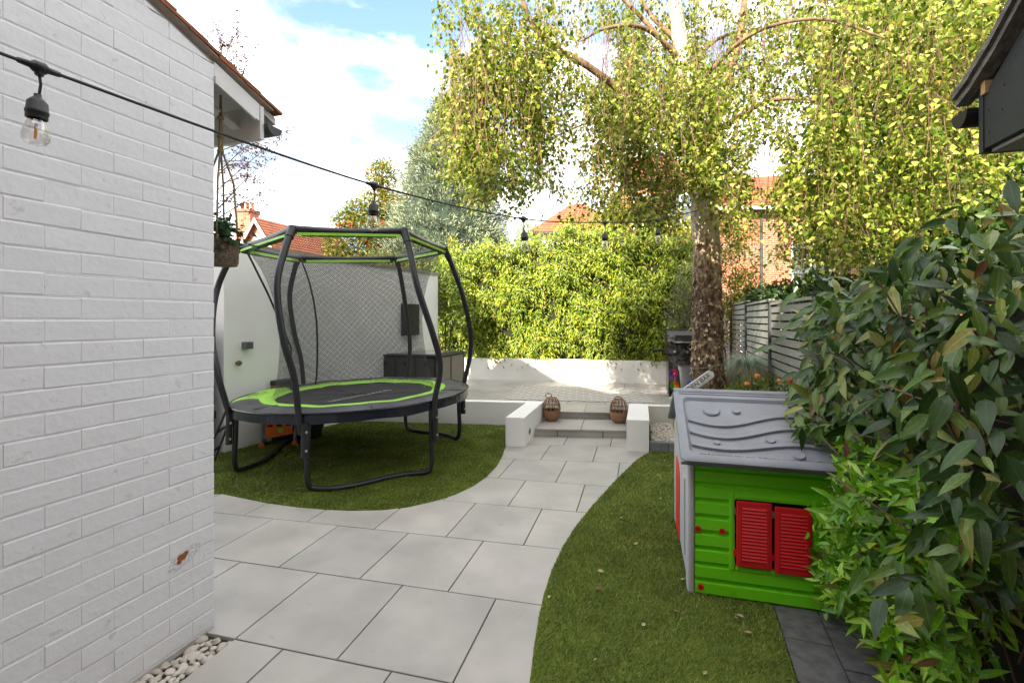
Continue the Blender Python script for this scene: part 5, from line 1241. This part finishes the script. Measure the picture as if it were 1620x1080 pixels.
# ================================================================== trees and shrubs behind
def tree_stems(t, pts_r, m=None):
    for pts, r0, r1 in pts_r:
        p = smooth_path(pts,4); MB().tube(p, list(np.linspace(r0,r1,len(p))), 7).build('trunk' if r0 > .06 else 'branch', m or M_twig, t, smooth=True)
# blue-green conifer
cx_, cd = -1.98, 14.0
cf = thing('blue_conifer', 'blue-green cone-shaped conifer rising behind the hedge', 'tree', (cx_,cd,0))
tree_stems(cf, [([(0,0,0),(0,0,4),(0,0,7.6)], .16, .02)])
cc_ = MB().lathe([(0,1.2),(1.5,1.4),(1.75,2.6),(1.4,4.2),(.9,5.6),(.4,6.8),(.02,7.8)], n=18); cc_.build('dark_core', mat('conifer_inner',(.04,.06,.04),1,var=.5,vscale=6,bump=1,bscale=6), cf, smooth=True)  # solid dark core: shade between the sprays put into its colour
N = 1150; zz = 1.4+6.7*rng.random(N)**1.05; a = rng.uniform(0,2*math.pi,N); rmax = np.interp(zz,[1.4,2.6,4.2,5.6,6.8,8.0],[2.0,2.3,1.95,1.4,.78,.12])
lay = 1-.20*((zz*1.9+1.2*np.sin(a*3)+.7*np.sin(a*7+zz)) % 1); r = rmax*lay*np.sqrt(rng.uniform(.55,1.0,N))
K = 60; a = np.repeat(a,K); r = np.repeat(r,K); zz = np.repeat(zz,K); N = N*K; sg = rng.uniform(.08,.17,N//K).repeat(K)      # leaves gather in sprays
pos = np.stack([r*np.cos(a),r*np.sin(a),zz],1)+rng.normal(size=(N,3))*sg[:,None]*np.array([1,1,.75]); dirs = np.stack([np.cos(a),np.sin(a),rng.uniform(.0,1.0,N)],1)+rng.normal(size=(N,3))*.45
M_con = leaf_mat('conifer_spray', [(0,(.07,.115,.07)),(.4,(.25,.31,.195)),(.8,(.44,.49,.32)),(1,(.58,.60,.41))], .6, .15)
leaves('crown', M_con, cf, pos, dirs, rand_unit(N), rng.uniform(.07,.16,N), rng.uniform(.014,.032,N), droop=.1, fold=.5)
# rowan with berries
rw = thing('rowan_tree', 'yellowing rowan tree with red berries left of the conifer', 'tree', (-4.35,15.2,0))
tree_stems(rw, [([(0,0,0),(.1,0,2.2),(.2,0,4.6),(.1,0,6.6)], .12, .02)]+[([(.1,0,2.6+.4*k),(.9*math.cos(k*2.4),.8*math.sin(k*2.4),3.6+.4*k)], .04, .01) for k in range(7)])
M_row = leaf_mat('rowan_leaf', [(0,(.09,.13,.02)),(.5,(.20,.23,.035)),(.85,(.34,.31,.05)),(.95,(.42,.26,.05)),(1,(.42,.12,.03))])
RC = [(1.4,0,4.0),(-1.3,0,3.9),(-1.1,0,4.7),(.0,0,3.2),(.8,0,3.0),(-.7,.1,3.3),(.2,0,4.2),(-.4,0,4.4),(.8,0,4.3),(.0,0,5.3),(.45,0,5.2),(-.7,0,5.0),(.15,0,6.2),(1.0,0,5.2),(-.9,0,2.6),(1.2,0,2.4)]
bush(rw, 'crown', M_row, RC, [.5,.5,.4,.75,.6,.6,.7,.6,.55,.55,.5,.4,.5,.4,.6,.6], 17000, .13, .055, up=.0, droop=.2, shell=.25)
pb_, _ = blob_leaves(34, RC, [.5,.5,.4,.75,.6,.6,.7,.6,.55,.55,.5,.4,.5,.4,.6,.6], .8)
pp = np.concatenate([p+rng.normal(size=(14,3))*.045 for p in pb_]); o = scatter_blobs('berries', mat('rowan_berry',(.60,.07,.02),.35,var=.2,vscale=4), rw, pp, np.full(len(pp),.024), flat=1); o['kind'] = 'stuff'
# purple plum behind the white house
pl = thing('purple_plum_tree', 'sparse purple-leaved plum tree behind the white house eaves', 'tree', (-4.25,6.6,0))
tree_stems(pl, [([(-.2,0,0),(-.25,0,2.0),(-.2,0,3.0)], .07, .03)])
PLp = []; tw = MB()
def pp3(px,py,d=6.6): return P(px,py,d)-Vector((-4.25,6.6,0))
for (a, b) in (((345,345),(425,305)),((345,330),(410,262)),((345,300),(440,220)),((348,270),(405,225)),((345,240),(455,208)),((350,230),(400,245)),((352,290),(418,290)),((340,150),(395,90)),((350,120),(378,48)),((345,110),(408,85)),((355,140),(386,112)),((345,205),(395,200)),((348,318),(400,335)),((345,255),(420,262)),((350,215),(420,232)),((352,100),(345,50)),((340,90),(362,70)),((347,275),(395,262)),((349,310),(395,318))):
    d = 6.6+random.uniform(-.5,.5); s, e = pp3(*a,d), pp3(*b,d); m_ = (s+e)/2+Vector((0,random.uniform(-.1,.1),.06))
    pth = smooth_path([s,m_,e],6); tw.tube(pth, list(np.linspace(.009,.003,len(pth))), 4)
    for k in range(11):
        q = pth[random.randint(3,len(pth)-1)]; e2 = q+Vector((random.gauss(0,.14),random.gauss(0,.14),random.gauss(.02,.13))); tw.tube([q,(q+e2)/2+Vector((0,0,.02)),e2], .002, 3)
        for t_ in np.linspace(.2,1,8): PLp.append(tuple(q.lerp(e2,float(t_))))
    for t_ in range(8): PLp.append(tuple(pth[random.randint(4,len(pth)-1)]))
tw.build('branches', M_twig, pl)['kind'] = 'stuff'
PLp = np.array(PLp); N = len(PLp)
leaves('crown', leaf_mat('plum_leaf', [(0,(.035,.010,.014)),(.6,(.085,.026,.030)),(1,(.17,.07,.05))], .4, .25), pl, PLp+rng.normal(size=(N,3))*.012, rand_unit(N)+np.array([0,0,-.3]), rand_unit(N), rng.uniform(.028,.05,N), rng.uniform(.014,.024,N))
# broadleaf tree far right
mp_ = thing('maple_tree', 'dark green broad-leaved tree behind the outbuilding roof', 'tree', (7.9,8.6,0))
tree_stems(mp_, [([(0,0,0),(0,0,3),(-.2,0,7)], .2, .06),([(0,0,3.2),(.8,-.3,4.6),(1.6,-.4,6.2)], .09, .03),([(0,0,3.0),(-.7,-.4,4.4),(-1.1,-.4,5.8)], .09, .03)])
M_map = leaf_mat('maple_leaf', [(0,(.022,.055,.010)),(.5,(.05,.095,.016)),(.85,(.10,.15,.025)),(1,(.22,.22,.04))], .4, .35)
bush(mp_, 'crown', M_map, [(0,0,4.6),(-.9,-.3,3.6),(.9,-.2,3.7),(-1.0,0,5.4),(.9,.1,5.6),(0,-.4,6.6),(-.3,-.8,2.8),(1.2,-.5,2.6),(-1.3,-.6,6.8),(1.0,0,7.4),(-.2,0,8),(-.5,-.6,2.2),(.5,-.7,2.3),(1.4,-.6,2.0),(-1.2,-.5,2.6)], [1.2,.9,1.0,1.0,1.1,1.2,.8,.8,1.0,1.1,1.2,.7,.8,.8,.6], 20000, .14, .13, up=-.1, droop=.15, shell=.35)
# ivy and yellow-green shrub behind the fence
iv = thing('ivy_hedge', 'dark ivy hedge topping the far side of the slatted fence', 'hedge', (3.9,6.6,0))
ivc = []; ivr = []
for k in range(18):
    s = -1.0+k*.36; p = fo0+Vector((fd.x,fd.y,0))*s+Vector((fd.y,-fd.x,0))*.42
    ivc.append((p.x-3.9,p.y-6.6,1.62+.10*math.sin(k*2.1)+.012*k)); ivr.append((.32,.36,.30+.05*math.sin(k)))
M_iv2 = leaf_mat('dark_ivy_leaf', [(0,(.016,.04,.010)),(.5,(.035,.075,.018)),(.85,(.07,.12,.03)),(1,(.16,.20,.05))], .3, .2)
bush(iv, 'foliage', M_iv2, ivc, ivr, 9000, .065, .055, up=.1)
ic = MB()
for c in ivc: v = ICO_V*np.array([.25,.3,.22])+np.array(c); ic.add(v.tolist(), ICO_F.tolist())
for c in ivc[::3]: ic.tube([(c[0],c[1],0),(c[0],c[1],1.6)], .03, 5)
for c0_, c1_ in zip(ivc[:-1], ivc[1:]): ic.prism([(c0_[0]-.06,c0_[1]),(c0_[0]+.25,c0_[1]-.06),(c1_[0]+.25,c1_[1]-.06),(c1_[0]-.06,c1_[1])], 0, 1.62)
ic.build('stems_and_dark_slab', M_hcore, iv)  # stems plus an added dark slab, standing in for shade behind the slats
def back_shrub(name, label, p, cen, rad_, N, L, Wd, cols, mname, cat='shrub', stem=1.0, **kw):
    t = thing(name, label, cat, p); bush(t, 'foliage', leaf_mat(mname, cols), cen, rad_, N, L, Wd, **kw)
    for c in cen[:3]: MB().tube([(0,0,0),(c[0]*.5,c[1]*.5,c[2]*.5),(c[0],c[1],c[2])], [.03,.02,.01], 5).build('stem', M_twig, t)
    return t
YG = [(0,(.10,.13,.012)),(.5,(.22,.25,.02)),(.9,(.36,.34,.04)),(1,(.45,.25,.05))]
back_shrub('golden_shrub', 'golden yellow-green shrub between birch trunk and fence', (4.35,9.3,0), [(0,0,2.0),(.1,0,2.6),(-.2,0,1.5),(.35,.1,2.1),(0,.2,3.1),(.3,.2,3.4)], [.5,.45,.5,.4,.4,.4], 5200, .07, .03, YG, 'golden_leaf')
back_shrub('hazel_bush', 'loose yellow-green bush above the hedge behind the festoon bulbs', (2.4,12.6,0), [(-.6,0,3.6),(.2,0,3.9),(1.0,0,4.0),(1.8,0,3.8),(.6,0,4.5),(1.5,.2,4.6),(2.4,.2,3.6)], [.7,.6,.7,.7,.5,.5,.6], 7000, .10, .06, YG, 'hazel_leaf', shell=.3)
back_shrub('broom_bush', 'wispy pale green broom right of the blue conifer', (.35,12.4,0), [(0,0,3.2),(-.3,0,2.8),(.35,0,3.0),(.1,0,3.7)], [.5,.45,.5,.4], 4200, .13, .018, [(0,(.10,.13,.04)),(.6,(.22,.25,.08)),(1,(.36,.35,.14))], 'broom_leaf', up=1.2, shell=.2)
back_shrub('small_green_bush', 'small bright green bush in front of the blue conifer', (-1.55,11.6,0), [(0,0,2.7),(.1,0,3.2)], [(.22,.2,.45),(.15,.15,.4)], 1100, .07, .035, YG, 'bright_leaf')
back_shrub('berry_shrub', 'mixed autumn shrub below the rowan behind the trampoline', (-3.3,12.2,0), [(-.9,0,2.6),(0,0,2.7),(.8,0,2.6),(-1.6,0,2.4)], [.6,.6,.55,.5], 5200, .08, .035, [(0,(.07,.12,.02)),(.5,(.17,.22,.03)),(.85,(.32,.30,.05)),(1,(.45,.10,.03))], 'autumn_leaf')
back_shrub('side_shrub', 'dark leafy shrub overhanging the end of the white garden wall', (-1.35,9.5,0), [(0,0,2.1),(.15,-.1,1.7),(-.3,.1,2.3)], [.42,.35,.35], 2600, .09, .03, [(0,(.05,.09,.012)),(.6,(.11,.16,.02)),(1,(.2,.25,.04))], 'wall_shrub_leaf', droop=.3)

# ================================================================== houses beyond the garden
def brick_mat(name, c1, c2, mortar, sc=1.0):
    m = bpy.data.materials.new(name); m.use_nodes = True; t = m.node_tree; b = t.nodes['Principled BSDF']; b.inputs['Roughness'].default_value = .85
    tcn = t.nodes.new('ShaderNodeTexCoord'); sp = t.nodes.new('ShaderNodeSeparateXYZ'); cb = t.nodes.new('ShaderNodeCombineXYZ'); ad = t.nodes.new('ShaderNodeMath'); ad.operation = 'ADD'
    nlink(m, tcn.outputs['Object'], sp.inputs[0]); nlink(m, sp.outputs[0], ad.inputs[0]); nlink(m, sp.outputs[1], ad.inputs[1]); nlink(m, ad.outputs[0], cb.inputs[0]); nlink(m, sp.outputs[2], cb.inputs[1])
    bt_ = t.nodes.new('ShaderNodeTexBrick'); bt_.inputs['Color1'].default_value = (*c1,1); bt_.inputs['Color2'].default_value = (*c2,1); bt_.inputs['Mortar'].default_value = (*mortar,1)
    bt_.inputs['Scale'].default_value = 1; bt_.inputs['Brick Width'].default_value = .225*sc; bt_.inputs['Row Height'].default_value = .075*sc; bt_.inputs['Mortar Size'].default_value = .010*sc
    nlink(m, cb.outputs[0], bt_.inputs['Vector']); nlink(m, bt_.outputs['Color'], b.inputs['Base Color']); return m
M_brick = brick_mat('red_brick', (.40,.115,.05), (.30,.085,.045), (.36,.27,.21))
M_rt = mat('red_roof_tiles', (.36,.125,.06), .85, col2=(.24,.085,.045), vscale=2.5, detail=8, bump=.8, bscale=9)
M_wf = mat('white_window_paint', (.78,.78,.76), .5); M_pane = mat('window_pane', (.10,.12,.14), .06)
def window(parent, x, y, z, w, h, face=-1):
    f = MB()
    for a, b in (((x,y-.03,z),(x+w,y+.05,z+.07)),((x,y-.03,z+h-.07),(x+w,y+.05,z+h)),((x,y-.029,z+.07),(x+.07,y+.05,z+h-.07)),((x+w-.07,y-.029,z+.07),(x+w,y+.05,z+h-.07)),((x+w/2-.03,y-.028,z+.07),(x+w/2+.03,y+.05,z+h-.07)),((x+.07,y-.027,z+h*.62),(x+w-.07,y+.05,z+h*.62+.05))): f.box(a,b)
    o = f.build('window', M_wf, parent); MB().box((x+.06,y-.004,z+.06),(x+w-.06,y+.03,z+h-.06)).build('pane', M_pane, o)
    MB().box((x-.05,y-.08,z-.08),(x+w+.05,y+.02,z-.001)).build('sill', M_wf, o)
def roof_tiles(parent, name, quad, nrow):  # stepped rows of tiles on a roof slope; quad: eave-left, eave-right, ridge-right, ridge-left
    a, b, c, d = [Vector(q) for q in quad]; n = (b-a).cross(d-a).normalized(); m = MB()
    for k in range(nrow):
        t0, t1 = k/nrow, (k+1)/nrow
        p0_, p1_ = a.lerp(d,t0)+n*.05, b.lerp(c,t0)+n*.05; p3, p2 = a.lerp(d,min(1,t1+.01))+n*.018, b.lerp(c,min(1,t1+.01))+n*.018
        m.add([p0_,p1_,p2,p3,a.lerp(d,t0)-n*.02,b.lerp(c,t0)-n*.02],[(0,1,2,3),(4,5,1,0)])
    m.add([a-n*.03,b-n*.03,c-n*.03,d-n*.03],[(3,2,1,0)])
    return m.build(name, M_rt, parent)
# right-hand brick house
hr = thing('brick_house', 'red brick house with white windows and hipped tile roof behind the birch', 'house', (3.9,17.0,0), R(-4))
MB().box((2.6,0,-.03),(17,7,5.55)).build('wall', M_brick, hr)
MB().box((0,-.6,-.03),(2.7,6.0,6.35)).build('bay_wall', M_brick, hr)
r_ = roof_tiles(hr, 'roof', [(2.5,-.35,5.5),(17.3,-.35,5.5),(14.5,3.4,7.6),(4.6,3.4,7.6)], 16)
roof_tiles(hr, 'roof', [(17.3,7.3,5.5),(2.5,7.3,5.5),(4.6,3.4,7.6),(14.5,3.4,7.6)], 16)
rb2 = roof_tiles(hr, 'bay_roof', [(-.3,-.9,6.3),(3.0,-.9,6.3),(2.2,1.8,8.0),(.6,1.8,8.0)], 14); roof_tiles(hr, 'bay_roof', [(-.3,6.3,6.3),(-.3,-.9,6.3),(.6,1.8,8.0),(.6,3.6,8.0)], 14); roof_tiles(hr, 'bay_roof', [(3.0,-.9,6.3),(3.0,6.3,6.3),(2.2,3.6,8.0),(2.2,1.8,8.0)], 14)
MB().box((3.4,2.6,6.6),(4.3,3.2,9.0)).build('chimney', M_brick, r_)
window(hr, .35,-.6,4.75,.9,1.15); window(hr, 1.55,-.6,4.75,.9,1.15); window(hr, .6,-.6,2.2,1.5,1.3)
for x in (6.0,8.3,10.9,13.6): window(hr, x, 0, 2.55, 1.35, 1.7)
for x in (4.2,6.2,10.6,13.4): window(hr, x, 0, .2 if x > 5 else .4, 1.2, 1.3)
MB().box((2.4,-.42,5.36),(17.2,-.3,5.47)).build('gutter', M_wf, hr); MB().tube([(4.95,-.08,0),(4.95,-.08,5.4)], .05, 8).build('downpipe', M_post, hr)
# middle house with orange gable
hm = thing('gabled_house', 'white rendered house with orange tiled gable beyond the hedge', 'house', (1.2,24,0), R(-6))
MB().box((0,0,-.03),(4.3,8,6.05)).build('wall', M_white, hm)
roof_tiles(hm, 'roof', [(-.3,-.3,5.95),(4.6,-.3,5.95),(2.5,2.2,7.9),(1.9,2.2,7.9)], 14); roof_tiles(hm, 'roof', [(-.3,8.3,5.95),(-.3,-.3,5.95),(1.9,2.2,7.9),(1.9,6,7.9)], 14); roof_tiles(hm, 'roof', [(4.6,-.3,5.95),(4.6,8.3,5.95),(2.5,6,7.9),(2.5,2.2,7.9)], 14)
MB().box((-.35,-.42,5.84),(4.65,-.3,5.95)).build('gutter', M_post, hm)
window(hm, .6,0,4.1,1.2,1.3); window(hm, 2.5,0,4.1,1.2,1.3)
# left house with small gable
hl = thing('gabled_house', 'red tiled house with white bargeboard gable above the trampoline rail', 'house', (-14.1,26,0), math.atan2(6,2)-R(90))
hw, dz_ = 1.35, 1.85; za = 7.15
MB().extr([(-hw,0),(hw,0),(hw,za-dz_),(0,za-.06),(-hw,za-dz_)], 0, 7, 'y').build('wall', M_brick, hl)
roof_tiles(hl, 'roof', [(hw+.35,-.25,za-dz_-.48),(hw+.35,7.2,za-dz_-.48),(0,7.2,za),(0,-.25,za)], 14); roof_tiles(hl, 'roof', [(-hw-.35,7.2,za-dz_-.48),(-hw-.35,-.25,za-dz_-.48),(0,-.25,za),(0,7.2,za)], 14)
for s in (-1,1): MB().extr([(0,za-.02),(s*(hw+.35),za-dz_-.50),(s*(hw+.35),za-dz_-.74),(0,za-.26)], -.3, -.26, 'y').build('bargeboard', M_wf, hl)
MB().box((-.25,-.04,za-1.5),(.25,.02,za-.9)).build('gable_vent', M_wf, hl)
roof_tiles(hl, 'lean_to_roof', [(hw+.2,-2.5,3.2),(6.5,-2.5,3.2),(6.5,2.5,5.2),(hw+.2,2.5,5.2)], 12)
MB().box((hw+.3,-2.2,-.03),(6.3,2.4,3.2)).build('side_wall', M_brick, hl)
hc = thing('chimney_house', 'red brick house with tall chimney behind the hanging basket', 'house', (-19.5,28,0))
MB().box((0,0,-.03),(5.2,6,5.2)).build('wall', M_brick, hc); r_ = roof_tiles(hc, 'roof', [(-.3,-.3,5.1),(5.5,-.3,5.1),(5.5,3,6.6),(-.3,3,6.6)], 12); roof_tiles(hc, 'roof', [(5.5,6.3,5.1),(-.3,6.3,5.1),(-.3,3,6.6),(5.5,3,6.6)], 12)
MB().box((2.75,.3,4.9),(3.65,1.3,8.05)).build('chimney', M_brick, r_); MB().box((2.68,.23,8.05),(3.72,1.37,8.2)).build('chimney_cap', M_brick, r_)
for x in (2.9,3.2,3.5): MB().lathe([(.11,0),(.13,.05),(.10,.1),(.095,.42),(.12,.45),(.12,.5),(.07,.5)], (x,.8,8.2), 12).build('chimney_pot', M_terra, r_, smooth=True)
bpr = MB().box((-.35,-.2,-.03),(.30,.3,2.55)).build('brick_pier', M_brick, None, (-4.05,6.15,0)); bpr.rotation_euler = (0,0,R(10)); tag(bpr, 'red brick pier behind the hanging basket and the dark gate', 'pier')
# the main house behind the camera, whose shadow lies over the near garden
mh = thing('main_house', 'tall brick house behind the viewpoint with a cross gable', 'house', (0,-2,0))
MB().box((-20,-4.0,-.03),(6,0,5.2)).build('wall', M_brick, mh)
roof_tiles(mh, 'roof', [(-3.2,.2,5.5),(-9.3,.2,5.5),(-9.3,-2,8.52),(-3.2,-2,8.52)], 14); roof_tiles(mh, 'roof', [(-9.3,-4.2,5.5),(-3.2,-4.2,5.5),(-3.2,-2,8.52),(-9.3,-2,8.52)], 14); roof_tiles(mh, 'roof', [(6.3,.2,5.0),(-3.2,.2,5.0),(-3.2,-2,7.85),(6.3,-2,7.85)], 14); roof_tiles(mh, 'roof', [(-3.2,-4.2,5.0),(6.3,-4.2,5.0),(6.3,-2,7.85),(-3.2,-2,7.85)], 14); MB().extr([(-3.24,5.5),(-3.24,8.4),(-3.2,8.4),(-3.2,5.5)], -3.6, -.4, 'y').build('party_wall', M_brick, mh)
roof_tiles(mh, 'roof', [(-9.3,.2,5.5),(-20.3,.2,5.5),(-20.3,-2,9.62),(-9.3,-2,9.62)], 14); roof_tiles(mh, 'roof', [(-20.3,-4.2,5.5),(-9.3,-4.2,5.5),(-9.3,-2,9.62),(-20.3,-2,9.62)], 14)
MB().extr([(-9.28,5.5),(-9.28,9.5),(-9.32,9.5),(-9.32,5.5)], -4, .0, 'y').build('party_wall', M_brick, mh)
GA, GZ = -7.26, 8.90; gs = .65
MB().extr([(GA-5.2,5.3),(GA+5.2,5.3),(GA+5.2,5.5),(GA,GZ-.05),(GA-5.2,5.5)], -2, 0, 'y').build('gable_wall', M_brick, mh)
roof_tiles(mh, 'gable_roof', [(GA+5.4,.2,GZ-5.4*gs),(GA+5.4,-2.2,GZ-5.4*gs),(GA,-2.2,GZ),(GA,.2,GZ)], 10); roof_tiles(mh, 'gable_roof', [(GA-5.4,-2.2,GZ-5.4*gs),(GA-5.4,.2,GZ-5.4*gs),(GA,.2,GZ),(GA,-2.2,GZ)], 10)
for x in (-4.5,-1.5,1.5): window(mh, x, .035, 3.3, 1.2, 1.4); window(mh, x, .035, .9, 1.4, 1.3)

# ================================================================== fallen leaves
M_fall = mat('fallen_leaf', (1,1,1), .7, rnd=('object',[(0,(.30,.24,.10)),(.4,(.42,.36,.18)),(.7,(.36,.20,.06)),(.85,(.50,.48,.34)),(1,(.20,.09,.05))]))
FLM = [big_leaf('fallen_leaf', M_fall, w, c, f, tw_, 3) for w,c,f,tw_ in ((.75,-.2,.4,.3),(.6,-.3,.5,-.4),(.85,-.1,.3,.2))]
spots = [(1040,752),(1003,768),(1043,790),(985,820),(942,931),(870,942),(944,1042),(1112,1067),(1177,1000),(1165,972),(1083,915),(1010,860),(955,905),(1015,990),(1065,965),(1168,978),(520,690),(590,675),(640,700),(600,720),(470,705),(700,690),(660,745),(575,712),(615,735),(645,690),(700,745),(520,735),(450,745),(740,690),(680,710),(560,745),(420,765),(1000,735),(1050,730)]
for i, (x, y) in enumerate(spots):
    p = G(x,y,.02); rgt = x > 820
    o = link('fallen_leaf', random.choice(FLM), None, (p.x,p.y,.024), (random.uniform(-.4,.4),random.uniform(-.4,.4),random.uniform(0,6)), (s_ := random.uniform(.018,.04),s_,s_))
    tag(o, 'small dry fallen leaf on the grass beside the playhouse' if rgt else 'small dry fallen leaf on the grass round the trampoline', 'leaf', 'fallen leaves by the playhouse' if rgt else 'fallen leaves by the trampoline')
for i in range(46):
    a = random.uniform(.3,2.6); r = .82-abs(random.gauss(0,.05)); p = ring(r,a,-.01)
    o = link('fallen_leaf', random.choice(FLM), None, p, (random.uniform(-.3,.3),random.uniform(-.3,.3),random.uniform(0,6)), (s_ := random.uniform(.012,.03),s_,s_))
    tag(o, 'small brown leaf lying on the black trampoline mat', 'leaf', 'leaves on the trampoline mat')
